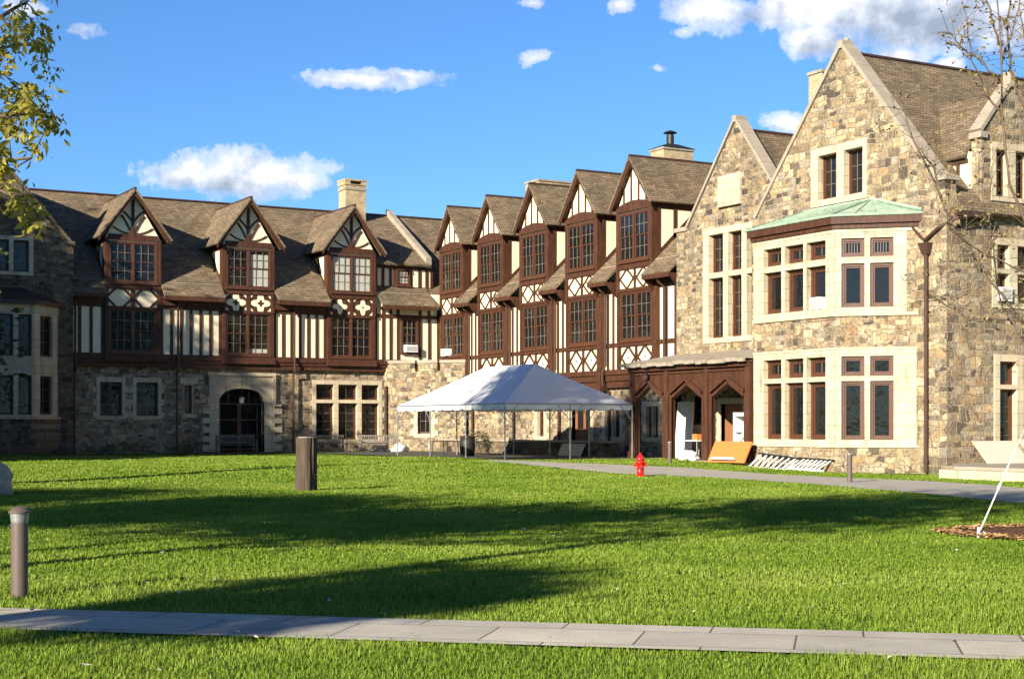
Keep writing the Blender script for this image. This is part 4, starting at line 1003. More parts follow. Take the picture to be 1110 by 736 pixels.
def ladder(y0, y1, zt0, zt1, x, label, n):
    z0 = .12; t = thing('ladder', (x,(y0+y1)/2,z0), label, 'ladder', 'white ladders lying by the bay')
    b = MB(); b.tube([(x+.42,y0,zt0),(x+.42,y1,zt1)], .04, 6); b.build('rail', M['black'], t)
    b = MB(); b.tube([(x,y0+.1,z0),(x,y1+.1,z0-.05)], .04, 6); b.build('rail', M['white'], t)
    b = MB()
    for k in range(n):
        f = (k+.5)/n; y = y0+(y1-y0)*f; zt = zt0+(zt1-zt0)*f
        b.hexa([(x-.02,y+.24,z0),(x-.02,y+.35,z0),(x+.02,y+.35,z0),(x+.02,y+.24,z0),(x+.40,y-.02,zt-.03),(x+.40,y+.09,zt-.03),(x+.44,y+.09,zt-.03),(x+.44,y-.02,zt-.03)])
    b.build('rung', M['white'], t)
ladder(7.7, 5.3, .66, .5, -2.75, 'white ladder with dark rail lying tilted beside the porch corner', 7)
ladder(5.5, 3.5, .52, .46, -2.6, 'second white ladder propped along the bay plinth nearer the bollard', 8)

# platform, boards and tree guy on the right
pf = MB(); P = [(-3.64,-3.28),(-.05,-.06),(9,-.06),(9,-14),(-3.9,-14)]
pf.add([(x,y,0) for x,y in P]+[(x,y,.3) for x,y in P], [tuple(range(5))[::-1],tuple(range(5,10))]+[(i,(i+1)%5,5+(i+1)%5,5+i) for i in range(5)])
ps = thing('stone_platform', (2,-4,0), 'low pale stone doorstep platform at the right-hand doorway', 'platform'); pf.build('step', M['lime'], ps)
pf = MB(); P2 = [(-2.9,-3.2),(.2,-.08),(8.9,-.08),(8.9,-13.9),(-3.1,-13.9)]
pf.add([(x,y,.302) for x,y in P2]+[(x,y,.4) for x,y in P2], [tuple(range(5))[::-1],tuple(range(5,10))]+[(i,(i+1)%5,5+(i+1)%5,5+i) for i in range(5)]); pf.build('upper_step', M['coping'], ps)
b = MB(); b.hexa([(1.02,-1.0,.4),(3.15,-1.0,.4),(3.15,-.94,.4),(1.02,-.94,.4),(.74,-.5,1.2),(2.82,-.5,1.2),(2.82,-.44,1.2),(.74,-.44,1.2)]); tag(b.build('beige_board', M['beige']), 'large beige board leaning by the right-hand stone doorway', 'board')
b = MB(); b.hexa([(3.35,-1.1,.4),(5.2,-1.1,.4),(5.2,-1.04,.4),(3.35,-1.04,.4),(2.98,-.6,1.24),(4.9,-.6,1.24),(4.9,-.54,1.24),(2.98,-.54,1.24)]); tag(b.build('beige_board', M['beige']), 'second beige board cut by the right edge behind the first', 'board')

# ------------------------------------------------------------------ ground, paths, mulch
xs = np.concatenate([[-700,-400,-200,-120,-90], np.arange(-70,20.1,1.0), [40,80,200,400,700]])
ys = np.concatenate([[-300,-150,-90,-65], np.arange(-55,60.1,1.0), [90,150,300,600]])
gx, gy = np.meshgrid(xs, ys, indexing='ij'); gz = ground_h(gx, gy)
V = np.stack([gx,gy,gz],-1).reshape(-1,3); ny = len(ys)
me = bpy.data.meshes.new('ground'); me.from_pydata(V.tolist(), [], [(i*ny+j,(i+1)*ny+j,(i+1)*ny+j+1,i*ny+j+1) for i in range(len(xs)-1) for j in range(ny-1)])
me.materials.append(M['ground']); me.polygons.foreach_set('use_smooth', [True]*len(me.polygons)); g = bpy.data.objects.new('ground', me); COL.objects.link(g); tag(g, 'flat green lawn ground between the buildings and the sidewalk', kind='structure')
def strip(name, left, right, mat, dz, label, sub=10):
    b = MB(); L = []; Rr = []
    def dens(p):
        o = []
        for (a, c) in zip(p, p[1:]):
            for k in range(sub): o.append((a[0]+(c[0]-a[0])*k/sub, a[1]+(c[1]-a[1])*k/sub))
        return o+[p[-1]]
    L, Rr = dens(left), dens(right); m = 6; vs = []
    for p, q in zip(L, Rr):
        for k in range(m+1):
            x, y = p[0]+(q[0]-p[0])*k/m, p[1]+(q[1]-p[1])*k/m; vs.append((x,y,gh(x,y)+dz))
    b.add(vs, [(i*(m+1)+k,(i+1)*(m+1)+k,(i+1)*(m+1)+k+1,i*(m+1)+k+1) for i in range(len(L)-1) for k in range(m)])
    o = b.build(name, mat); tag(o, label, kind='structure'); return left + right[::-1]
a = Vector((6.83,-6.0)).normalized(); far0 = Vector((-33.86,-28.55)); near0 = Vector((-34.54,-29.75))
pp = lambda v, t: (v.x+a.x*t, v.y+a.y*t)
POLYS = [strip('sidewalk', [pp(near0,t) for t in (-60,-20,0,20,60)], [pp(far0,t) for t in (-60,-20,0,20,60)], M['path'], .022, 'pale concrete slab sidewalk crossing the foreground')]
POLYS.append(strip('path', [(-14.5,30),(-13.2,18),(-12.6,8),(-11.75,2),(-11.3,-1.5),(-12.7,-7.6),(-14.2,-13.3),(-16.1,-18.1),(-19.5,-27),(-26,-42)],
      [(-9.6,30),(-9.2,18),(-7.7,9),(-6.6,6.4),(-7.0,1.8),(-5.2,-2),(-4.0,-4.4),(-6.5,-9.6),(-9.5,-13.6),(-13.0,-23),(-20,-40)], M['asphalt'], .03, 'grey asphalt path curving past the bay to the right'))  if False else None
Lp = [(-11.3,14.5),(-11.2,9.5),(-10.7,5.5),(-10.2,3.6),(-9.7,1),(-10.9,-5.5),(-12.5,-11.6),(-14.5,-16.7),(-19,-27),(-26,-42)]
Rp = [(-9.9,15),(-9.3,11.8),(-7.6,9.6),(-6.0,7.2),(-5.6,3.9),(-6.2,-1.8),(-5.95,-4.9),(-6.8,-8.7),(-8.8,-12.8),(-14,-26),(-21,-41)]
Lp.insert(4,(-9.75,2.2))
POLYS = [p for p in POLYS if p]
POLYS.append(strip('path', Lp, Rp, M['asphalt'], .03, 'grey asphalt path curving past the bay to the right'))
b = MB()
TP = [(-9.4,15.5),(-2.5,14.5),(.9,17.5),(.9,41.8),(-14.5,41.9),(-14.5,40.6),(-9.4,36)]
vs = []; 
POLYS.append(strip('terrace_ground', [(-9.4,15.5),(-9.4,22),(-9.4,30),(-9.6,36),(-15,40.2)], [(-2.6,15.2),(.8,22),(.8,30),(.8,36),(-14,41.9)], M['shaded_asphalt'], .026, 'paved ground under the tent, darkened for the shade there'))
# mulch ring, raised
mc = (-17.3,-24.4); ang = math.radians(0)
mcx, mcy = cam_xy(8.6, 23.9); vs = []; n = 64; rings = 12; sd = []
for j in range(rings+1):
    for k in range(n):
        t = 2*math.pi*k/n; f = j/rings
        l, d = math.cos(t)*1.72*f*(1+.05*math.sin(5*t)), math.sin(t)*1.55*f*(1+.05*math.sin(4*t+1))
        x, y = mcx+RT[0]*l+FW[0]*d, mcy+RT[1]*l+FW[1]*d
        vs.append((x,y,gh(x,y)+.02+.07*(1-f**3)+(.03*mnoise.noise(Vector((x*6,y*6,0))) if f < .95 else 0)))
b = MB(); b.add(vs, [(j*n+k,j*n+(k+1)%n,(j+1)*n+(k+1)%n,(j+1)*n+k) for j in range(rings) for k in range(n)])
mb_ = thing('mulch_bed', (mcx,mcy,gh(mcx,mcy)), 'round brown bark mulch bed on the lawn at the right', 'mulch bed'); b.build('mulch', M['mulch'], mb_, smooth=True)
b = MB(); rr = random.Random(8)
for k in range(1500):
    t = rr.random()*6.283; f = rr.gauss(1.0,.045); l, d = math.cos(t)*1.72*f*(1+.05*math.sin(5*t)), math.sin(t)*1.55*f*(1+.05*math.sin(4*t+1)); x, y = mcx+RT[0]*l+FW[0]*d, mcy+RT[1]*l+FW[1]*d
    z = gh(x,y)+.03+rr.random()*.05; a_ = rr.random()*6.28; L_ = rr.uniform(.03,.08); w_ = rr.uniform(.01,.025); c_, s_ = math.cos(a_), math.sin(a_)
    b.add([(x-c_*L_-s_*w_,y-s_*L_+c_*w_,z),(x-c_*L_+s_*w_,y-s_*L_-c_*w_,z),(x+c_*L_+s_*w_,y+s_*L_-c_*w_,z+rr.uniform(-.02,.03)),(x+c_*L_-s_*w_,y+s_*L_+c_*w_,z+rr.uniform(-.02,.03))],[(0,1,2,3)])
o_ = b.build('wood_chips', M['chips'], mb_, fix=False); o_['kind'] = 'stuff'
MUL = (mcx, mcy, 1.7)

# ------------------------------------------------------------------ grass blades
def in_poly(x, y, P):
    c = np.zeros(x.shape, bool); n = len(P)
    for i in range(n):
        x1, y1 = P[i]; x2, y2 = P[(i+1)%n]
        if y1 == y2: continue
        c ^= ((y1 > y) != (y2 > y)) & (x < (x2-x1)*(y-y1)/(y2-y1)+x1)
    return c
def vnoise(x, y, s, seed=0):
    r = np.random.default_rng(seed); T = r.random((64,64)); X = x*s+1000; Y = y*s+1000
    i, j = np.floor(X).astype(int), np.floor(Y).astype(int); fx, fy = X-i, Y-j; fx = fx*fx*(3-2*fx); fy = fy*fy*(3-2*fy)
    g = lambda a, b: T[a % 64, b % 64]
    return (g(i,j)*(1-fx)+g(i+1,j)*fx)*(1-fy)+(g(i,j+1)*(1-fx)+g(i+1,j+1)*fx)*fy
NB = 1100000
dmin, dmax = 8.6, 72.
u = rng.random(NB); d = (math.sqrt(dmin)+u*(math.sqrt(dmax)-math.sqrt(dmin)))**2
l = (rng.random(NB)*2-1)*(.42*d+3.)
x = CAM.x+FW[0]*d+RT[0]*l; y = CAM.y+FW[1]*d+RT[1]*l
bad = np.zeros(NB, bool)
jx, jy = x+rng.normal(size=NB)*.035, y+rng.normal(size=NB)*.035
for P in POLYS: bad |= in_poly(jx, jy, P)
bad |= (x > -2.4) & (y > -.2); bad |= (y > 38.3); bad |= in_poly(x, y, [(-3.7,-3.3),(0,0),(12,0),(12,-16),(-4,-16)])
bad |= ((x-MUL[0])**2+(y-MUL[1])**2 < MUL[2]**2*.92)
bad |= in_poly(x, y, [(-2.4,-.3),(-2.4,8),(3,8),(3,-.3)])
x, y, d = x[~bad], y[~bad], d[~bad]; n = len(x)
clump = vnoise(x, y, 1.6, 1)*.6+vnoise(x, y, 4.5, 2)*.4
tall = (vnoise(x, y, .7, 12) > .78) & (rng.random(n) < .35)
h = (.022+.036*clump)*np.where(tall, 1.7, 1.)*(0.7+.6*rng.random(n))*(1+.006*d)
wd = (.0020+.0024*rng.random(n))*(d/10)**.9
az = rng.random(n)*2*np.pi; lean = .25+.75*rng.random(n)
z = ground_h(x, y)
dx, dy = np.cos(az), np.sin(az); px, py = -dy*wd, dx*wd
Vv = np.empty((n,5,3))
mx_ = h*lean*.35; tx = h*lean
Vv[:,0] = np.stack([x-px, y-py, z-.005],-1); Vv[:,1] = np.stack([x+px, y+py, z-.005],-1)
Vv[:,2] = np.stack([x+dx*mx_+px*.8, y+dy*mx_+py*.8, z+h*.6],-1); Vv[:,3] = np.stack([x+dx*mx_-px*.8, y+dy*mx_-py*.8, z+h*.6],-1)
Vv[:,4] = np.stack([x+dx*tx, y+dy*tx, z+h*(1.05-.35*lean)],-1)
def fast_mesh(name, V, loops, starts, totals, tint=None, mat=None):
    me = bpy.data.meshes.new(name); me.vertices.add(len(V)); me.vertices.foreach_set('co', V.astype(np.float32).ravel())
    me.loops.add(len(loops)); me.loops.foreach_set('vertex_index', loops.astype(np.int32)); me.polygons.add(len(starts))
    me.polygons.foreach_set('loop_start', starts.astype(np.int32)); me.polygons.foreach_set('loop_total', totals.astype(np.int32))
    if tint is not None:
        at = me.attributes.new('tint', 'FLOAT', 'POINT'); at.data.foreach_set('value', tint.astype(np.float32))
    if mat: me.materials.append(mat)
    me.update(); me.validate(); o = bpy.data.objects.new(name, me); COL.objects.link(o); return o
base = (np.arange(n)*5)[:,None]
loops = np.concatenate([base+np.array([[0,1,2,3]]), base+np.array([[3,2,4]])],1).ravel()
starts = np.stack([np.arange(n)*7, np.arange(n)*7+4],-1).ravel(); totals = np.tile([4,3], n)
patch_t = vnoise(x, y, .45, 5)*.5+vnoise(x, y, 1.1, 6)*.5
tint = np.clip(.08+.5*rng.random(n)**1.2+.75*(patch_t-.3), 0, 1)
weed = vnoise(x, y, .9, 9) > .80
h[weed] *= 1.0
go = fast_mesh('lawn_grass', Vv.reshape(-1,3), loops, starts, totals, np.repeat(tint, 5), M['blade'])
tag(go, 'short bright green grass covering the lawn', kind='stuff')
# fallen pale leaves on the grass
b = MB(); rr = random.Random(3)
for k in range(90):
    dd = 9.5+rr.random()**1.3*22; ll = (rr.random()*2-1)*.36*dd; X, Y = cam_xy(ll, dd); zz = gh(X, Y)+.05; s = rr.uniform(.015,.035); t = rr.random()*6
    b.add([(X+s*math.cos(t+q)*(1.6 if i%2 else .7), Y+s*math.sin(t+q)*(1.6 if i%2 else .7), zz+rr.uniform(-.01,.015)) for i, q in enumerate((0,1.57,3.14,4.71))], [(0,1,2,3)])
tag(b.build('fallen_leaves', M['beige'], fix=False), 'scattered small pale fallen leaves on the lawn', kind='stuff')

# ------------------------------------------------------------------ trees
def leaves_mesh(name, pts, size, mat, parent, seed, droop=.0, aspect=.55, flat=.3):
    r = np.random.default_rng(seed); n = len(pts); pts = np.asarray(pts)
    d = r.normal(size=(n,3)); d[:,2] = d[:,2]*.6-droop; d /= np.linalg.norm(d,axis=1)[:,None]
    o = r.normal(size=(n,3)); w = np.cross(d,o); w /= np.linalg.norm(w,axis=1)[:,None]; nn = np.cross(d,w)
    s = size*(.6+.8*r.random(n))[:,None]
    V = np.empty((n,5,3)); V[:,0] = pts; V[:,1] = pts+d*s*.5+w*s*aspect*.5+nn*s*.1; V[:,2] = pts+d*s; V[:,3] = pts+d*s*.5-w*s*aspect*.5+nn*s*.1; V[:,4] = pts+d*s*.5
    base = (np.arange(n)*5)[:,None]
    loops = np.concatenate([base+np.array([[0,1,4]]),base+np.array([[1,2,4]]),base+np.array([[2,3,4]]),base+np.array([[3,0,4]])],1).ravel()
    starts = np.arange(n*4)*3; totals = np.full(n*4,3)
    og = np.array(ORG[parent.name]); ob = fast_mesh(name, V.reshape(-1,3)-og, loops, starts, totals, np.repeat(r.random(n),5), mat)
    ob.parent = parent; return ob
def grow(mb, tips, p, d, L, r, level, rr, spread=.6, up=.15, maxl=4, seg=5, gn=.16, kids=(2,4)):
    pts = [Vector(p)]; rad = [r]; d = Vector(d).normalized()
    for k in range(seg):
        d = (d+Vector((rr.gauss(0,gn),rr.gauss(0,gn),rr.gauss(0,gn)+up*.25))).normalized(); pts.append(pts[-1]+d*L/seg); rad.append(r*(1-.55*(k+1)/seg))
    mb.tube(pts, rad, 7 if level < 2 else 4)
    if level >= 2:
        for q in pts[1:]: tips.append((q, level))
    if level >= maxl: return
    for c in range(rr.randint(*kids)+(1 if level < 2 else 0)):
        k = rr.randint(2, seg) if c else seg; ax = Vector((rr.gauss(0,1),rr.gauss(0,1),rr.gauss(0,.7)+up)).normalized()
        nd = (d*(1-spread*.6)+ax*spread).normalized()
        grow(mb, tips, pts[k], nd, L*rr.uniform(.55,.8), rad[k]*.72, level+1, rr, spread, up, maxl, seg, gn, kids)
def tree(name, loc, label, group, H, seed, leafn, leafsize, mat, trunk_f=.35, r0=.18, spread=.65, up=.25, maxl=4, jitter=.3, droop=.3, lean=(0,0), cat='tree', crown='crown', kids=(2,4)):
    rr = random.Random(seed); x, y = loc; z = gh(x, y)-.05; t = thing(name, (x,y,z), label, cat, group)
    mb = MB(); tips = []; hh = H*trunk_f
    pts = [Vector((x,y,z))]; 
    for k in range(6): pts.append(pts[-1]+Vector((rr.gauss(lean[0],.03)*hh/6, rr.gauss(lean[1],.03)*hh/6, hh/6)))
    mb.tube(pts, [r0*(1.35 if k == 0 else 1.05-.08*k) for k in range(7)], 10)
    for k in range(5):
        a = k*2.4+rr.random(); e = rr.uniform(.35,1.1) if k else 1.4
        grow(mb, tips, pts[6 if k < 3 else 5], (math.cos(a)*math.cos(e), math.sin(a)*math.cos(e), math.sin(e)), H*(.36 if k else .42), r0*.55, 1, rr, spread, up, maxl, kids=kids)
    mb.build('trunk', M['bark'], t, True, fix=False)
    if leafn:
        P = []; nt = len(tips)
        for k in range(leafn):
            q, lv = tips[rr.randrange(nt)]; P.append((q.x+rr.gauss(0,jitter),q.y+rr.gauss(0,jitter),q.z+rr.gauss(0,jitter*.8)-.1))
        leaves_mesh(crown, P, leafsize, mat, t, seed, droop)
    return t
SUN_E, SKY_S, EXPO, CLOUD_K, SKY_TINT = 4.9, .050, 1.25, .95, (.64,1.02,1.46)

# the tree at the left edge, whose leafy branches reach into view
rr = random.Random(21); lx, ly = cam_xy(-8.6, 14.6); lz = gh(lx, ly)
lt = thing('young_oak', (lx,ly,lz), 'spring tree whose yellow-green leafy branches hang in from the left edge', 'tree')
mb = MB(); tips = []
mb.tube([(lx,ly,lz-.05),(lx+.05,ly,lz+1.5),(lx,ly+.05,lz+3),(lx+.1,ly,lz+5),(lx+.1,ly+.1,lz+8)], [.2,.16,.14,.11,.05], 10)
def cpt(l, d, zz): q = cam_xy(l, d); return Vector((q[0], q[1], zz))
BR = [((-8.5,14.5,2.9),(-5.6,14.0,4.2),(-4.5,13.9,3.75)), ((-8.5,14.6,3.0),(-5.4,14.2,4.2),(-4.45,14.1,4.15)), ((-8.5,14.6,3.4),(-5.5,13.4,4.5),(-4.2,13.2,4.4)),
      ((-8.5,14.6,3.8),(-5.4,14.4,4.75),(-4.45,14.3,4.65)), ((-8.5,14.6,4.1),(-5.6,13.9,4.9),(-4.7,13.7,4.9)), ((-8.5,14.6,4.6),(-5.3,14.2,5.3),(-4.45,14.1,5.65)), ((-8.5,14.6,5.2),(-5.6,14.2,5.7),(-4.7,14.1,6.1)),
      ((-8.5,14.6,4.4),(-6.5,16.4,5.5),(-5.5,17.8,6.2)), ((-8.5,14.6,5),(-10.5,13.6,6),(-12,13,6.6)), ((-8.5,14.6,5.6),(-9,16.5,7),(-9.2,18,7.6)), ((-8.5,14.6,6.6),(-7.6,14,8),(-6.6,13.6,9)), ((-8.5,14.6,7),(-9,14,9),(-9.6,14,10)), ((-8.5,14.6,3.9),(-9.4,12.4,5),(-9.8,10.9,5.4))]
leafP = []
for bi, (A, B_, C_) in enumerate(BR):
    A, B_, C_ = cpt(*A), cpt(*B_), cpt(*C_); pts = []
    for k in range(13):
        t = k/12; p = A*(1-t)**2+B_*2*t*(1-t)+C_*t*t; p += Vector((rr.gauss(0,.04),rr.gauss(0,.04),rr.gauss(0,.04)))*(k > 0); pts.append(p)
    mb.tube(pts, [.045*(1-.8*k/12)+.004 for k in range(13)], 6)
    for k in range(4, 13):
        for q in range(3):
            dd = (pts[k]-pts[k-1]).normalized(); ax = Vector((rr.gauss(0,1),rr.gauss(0,1),rr.gauss(0,.8))).normalized(); nd = (dd*.5+ax*.8).normalized(); L = rr.uniform(.15,.42)
            tw = [pts[k], pts[k]+nd*L*.5+Vector((0,0,rr.gauss(0,.03))), pts[k]+nd*L+Vector((0,0,rr.gauss(-.03,.04)))]
            mb.tube(tw, [.009,.006,.003], 4)
            if rr.random() < .92:
                c = tw[2]
                for m_ in range(rr.randint(16,32)): leafP.append((c.x+rr.gauss(0,.055),c.y+rr.gauss(0,.055),c.z-.03+rr.gauss(0,.055)))
            if rr.random() < .3:
                for m_ in range(4): leafP.append((tw[1].x+rr.gauss(0,.03),tw[1].y+rr.gauss(0,.03),tw[1].z+rr.gauss(0,.03)))
mb.build('trunk', M['bark'], lt, True, fix=False); leaves_mesh('crown', leafP, .092, M['leaf'], lt, 5, droop=.9, aspect=.42)

# the young tree in the mulch bed, just outside the right edge
rr = random.Random(5); tx0, ty0 = cam_xy(8.75, 23.9); tz0 = gh(tx0, ty0)
rt_ = thing('young_tree', (tx0,ty0,tz0), 'slender budding young tree with bare branches at the right edge', 'tree')
mb = MB(); budP = []
def c2(px, yy, d): return cpt((px-555)/1656*d, d, 1.69+(463-yy)/1656*d)
mb.tube([(tx0,ty0,tz0),c2(1158,400,23.9),c2(1150,250,23.9),c2(1140,100,23.8),c2(1136,-60,23.8),c2(1130,-180,23.8)], [.075,.06,.05,.04,.028,.01], 9)
LIM = [[(1152,380),(1112,352),(1060,290),(1020,215),(990,150),(968,95)], [(1153,330),(1120,260),(1096,200),(1087,130),(1085,60),(1080,-20)], [(1146,190),(1115,130),(1095,75),(1092,20),(1100,-40)], [(1150,300),(1110,295),(1060,270),(1030,250)], [(1150,370),(1105,348),(1050,345),(1005,322)],
       [(1087,130),(1065,95),(1052,55),(1048,20)], [(1085,70),(1098,30),(1108,-10)], [(1085,90),(1060,62),(1040,50),(1028,35)], [(1146,160),(1128,90),(1112,50),(1105,5)], [(1140,100),(1165,40),(1185,-30)], [(1150,260),(1180,200),(1200,120)], [(1085,50),(1072,10),(1060,-25)], [(1150,420),(1120,395),(1085,330),(1072,240),(1075,180)],[(1020,215),(1012,180),(1000,165)],[(1060,290),(1072,262),(1080,240)]]
for li, pl in enumerate(LIM):
    dd = [23.9+rr.uniform(-.5,.5)*(k/3) for k in range(len(pl))]
    if li in (5,6,7,11): dd = [23.9]*len(pl)
    P = [c2(px, yy, dq) for (px, yy), dq in zip(pl, dd)]; pts = []
    for p, q in zip(P, P[1:]):
        for k in range(4): pts.append(p.lerp(q, k/4)+Vector((rr.gauss(0,.015),rr.gauss(0,.015),rr.gauss(0,.015))))
    pts.append(P[-1]); nn = len(pts); r0 = .026 if li < 3 else .016
    mb.tube(pts, [r0*(1-.8*k/nn)+.004 for k in range(nn)], 5)
    for k in range(3, nn):
        for q in range(3):
            if rr.random() < .85:
                ax = Vector((rr.gauss(0,1),rr.gauss(0,1),rr.gauss(.5,.8))).normalized(); L = rr.uniform(.15,.7); e = pts[k]+ax*L
                m_ = pts[k].lerp(e,.5)+Vector((0,0,.03)); mb.tube([pts[k],m_,e],[.005,.004,.002],4)
                for z_ in range(rr.randint(1,4)): budP.append(tuple(pts[k].lerp(e, rr.uniform(.4,1))+Vector((rr.gauss(0,.015),)*3)))
                if rr.random() < .25:
                    for z_ in range(5): budP.append(tuple(e+Vector((rr.gauss(0,.05),rr.gauss(0,.05),rr.gauss(0,.05)))))
mb.build('trunk', M['bark'], rt_, True, fix=False); leaves_mesh('crown', budP, .07, M['bud'], rt_, 6, droop=.1)
# guy strap
sp = MB(); A = c2(1060,579,23.2); A.z = .05; B_ = c2(1095,500,23.5); D_ = Vector(c2(1150,375,23.9))
sp.tube([A, A.lerp(B_,.5)+Vector((0,0,-.005)), B_], .011, 6); sp.tube([B_, D_], .003, 4)
so = thing('guy_strap', tuple(A), 'white webbing strap tying the young tree to the mulch bed', 'strap'); sp.build('strap', M['strap'], so)
sp = MB(); sp.tube([A+Vector((0,0,-.1)), A+Vector((.02,0,.12))], .022, 6); sp.build('anchor', M['strap'], so); sp = MB(); sp.tube([A.lerp(B_,.62),A.lerp(B_,.70)], .022, 8); sp.build('buckle', M['strap'], so)
sp = MB(); sp.tube([A+Vector((.03,.02,0)),A+Vector((.15,.05,.05)),A+Vector((.22,0,-.0))], .012, 5); sp.build('loose_end', M['strap'], so)

# trees outside the view: some shade lawn and buildings, others added to block skylight
def ct(l, d): return cam_xy(l, d)
def dense_tree(loc, H, zb, rx, seed, n, size, mat, label, group, open_=.0):
    rr = random.Random(seed); r = np.random.default_rng(seed); x, y = loc; z = gh(x, y)-.05; t = thing('shade_tree', (x,y,z), label, 'tree', group)
    mb = MB(); r0 = .012*H+.05; top = Vector((x+rr.gauss(0,.4),y+rr.gauss(0,.4),z+H*.93))
    mb.tube([Vector((x,y,z)).lerp(top, k/8)+Vector((rr.gauss(0,.06),rr.gauss(0,.06),0)) for k in range(9)], [r0*(1.25-1.15*k/8) for k in range(9)], 10)
    P = []; nc = max(10, int(n/170)); zc, rz = (H+zb)/2, (H-zb)/2
    for c in range(nc):
        while True:
            p = np.array([rr.uniform(-1,1),rr.uniform(-1,1),rr.uniform(-1,1)]); q = np.linalg.norm(p)
            if open_ < q <= 1: break
        C = Vector((x+p[0]*rx, y+p[1]*rx, z+zc+p[2]*rz)); s0 = Vector((x,y,z)).lerp(top, min(.95, max(.25, (C.z-z-rz*.35)/H)))
        mb.tube([s0, s0.lerp(C,.55)+Vector((0,0,.25)), C], [r0*.25,r0*.14,.02], 5)
        rad = rr.uniform(.55,1.0)*rx*.30
        P.append(np.array(C)+r.normal(size=(n//nc,3))*rad*np.array([1,1,.7]))
    mb.build('trunk', M['bark'], t, True, fix=False)
    leaves_mesh('crown', np.concatenate(P), size, mat, t, seed, .2)
    return t
OUT = [  # lateral, depth, height, crown base, radius, seed, leaves, size, dense?
  (-15.5, 7.0, 11.3, 8.3, 2.9, 31, 9000, .27, 0), (-21.5, 9.0, 12.2, 8.6, 3.2, 32, 13000, .27, 0), (-11.5, 3.0, 16, 11.5, 3.6, 33, 8000, .27, 0), (-28, 13.5, 12.5, 8.0, 3.6, 34, 12000, .27, 0),
  (-14.3, -3.3, 9.7, 7.7, 1.4, 37, 6000, .23, 0), (-9.5, -13, 10.5, 6.5, 3.0, 38, 3000, .2, 0), (-3.5, -15, 11, 7, 2.6, 39, 1700, .2, 0),
  (-20.2, 35.4, 21.1, 14.8, 2.75, 45, 10000, .3, 1), (-29.5, 58, 11.5, 1.5, 3.4, 48, 12000, .45, 1),  # second tree added, unseen, to keep skylight off the left house
  (-49, 47, 28, 4, 6., 41, 15000, .5, 1), (-44.5, 54, 25, 3, 5.2, 42, 14000, .5, 1), (-41, 50.5, 21.5, 2, 4.2, 43, 12000, .45, 1), (-37.3, 50.5, 18.5, 2, 3.8, 44, 11000, .45, 1), (-35, 51, 14, 1.5, 3., 46, 9000, .45, 1), (-38, 62, 19.5, 2, 4.5, 47, 11000, .5, 1), (-26.2, 65.5, 10.6, 1.2, 3.2, 61, 12000, .4, 1), (-33, 64, 12.5, 1.2, 3.2, 62, 12000, .45, 1), (-25.2, 59, 9.0, 1.0, 3., 63, 9000, .4, 1),  # last three added, unseen, to darken the left house
  (20, -14, 17, 3, 6, 51, 9000, .5, 1), (32, -4, 19, 3, 6.5, 52, 9000, .5, 1), (8, -24, 18, 3, 6, 53, 9000, .5, 1), (44, 12, 20, 3, 7, 54, 9000, .55, 1), (-70, 20, 22, 2, 8, 55, 9000, .6, 1), (-60, 62, 24, 2, 8, 56, 12000, .6, 1), (60, 30, 20, 3, 8, 57, 9000, .6, 1)]  # added, unseen, to cut the skylight fill on the facades
LAB = ['tall spring tree with open crown standing outside the left of the picture', 'tall dense unseen tree outside the picture, blocking sun and skylight']
for i, (l_, d_, H_, zb_, rx_, sd_, ln, ls, kd) in enumerate(OUT):
    dense_tree(ct(l_, d_), H_, zb_, rx_, sd_, ln, ls, M['leaf_dark' if kd else 'leaf'], LAB[kd], ['lawn trees outside the view', 'dense trees outside the view'][kd], .0 if kd else .25)

# low shrubs in the shaded bed under the left wing
def shrub(x, y, r, h_, seed, label, mat):
    rr = random.Random(seed); z = gh(x, y); t = thing('shrub', (x,y,z), label, 'shrub', 'low shrubs under the left wall')
    mb = MB(); P = []
    for k in range(16):
        a = rr.random()*6.28; e = Vector((x+math.cos(a)*r*rr.uniform(.3,1), y+math.sin(a)*r*rr.uniform(.3,.8), z+h_*rr.uniform(.5,1))); mb.tube([(x+rr.gauss(0,.05),y+rr.gauss(0,.05),z),((x+e.x)/2,(y+e.y)/2,z+h_*.45),e],[.012,.008,.004],4)
        for m_ in range(26): P.append((e.x+rr.gauss(0,.16),e.y+rr.gauss(0,.16),max(z+.03,e.z-abs(rr.gauss(0,.18)))))
    mb.build('stem', M['bark'], t, fix=False); leaves_mesh('foliage', P, .1, mat, t, seed, droop=-.2)
for i, (x_, y_, r_, h_, lab) in enumerate([(-21.6,33.5,1.0,.62,'grey-green low shrub in the shade, first from the left house'),(-19.7,34.0,1.2,.75,'widest grey-green shrub mound before the paired stone windows'),(-17.4,34.6,.9,.5,'small low shrub below the narrow slit window'),(-23.6,33.6,1.0,.5,'low flat shrub before the shaded bay at the left edge'),(-15.3,39.6,.8,.7,'dark shrub beside the arched doorway bench'),(-2.2,31.2,.5,1.2,'small dark shrub behind the tent near the brown door')]):
    shrub(x_, y_, r_, h_, 70+i, lab, M['shrub'])

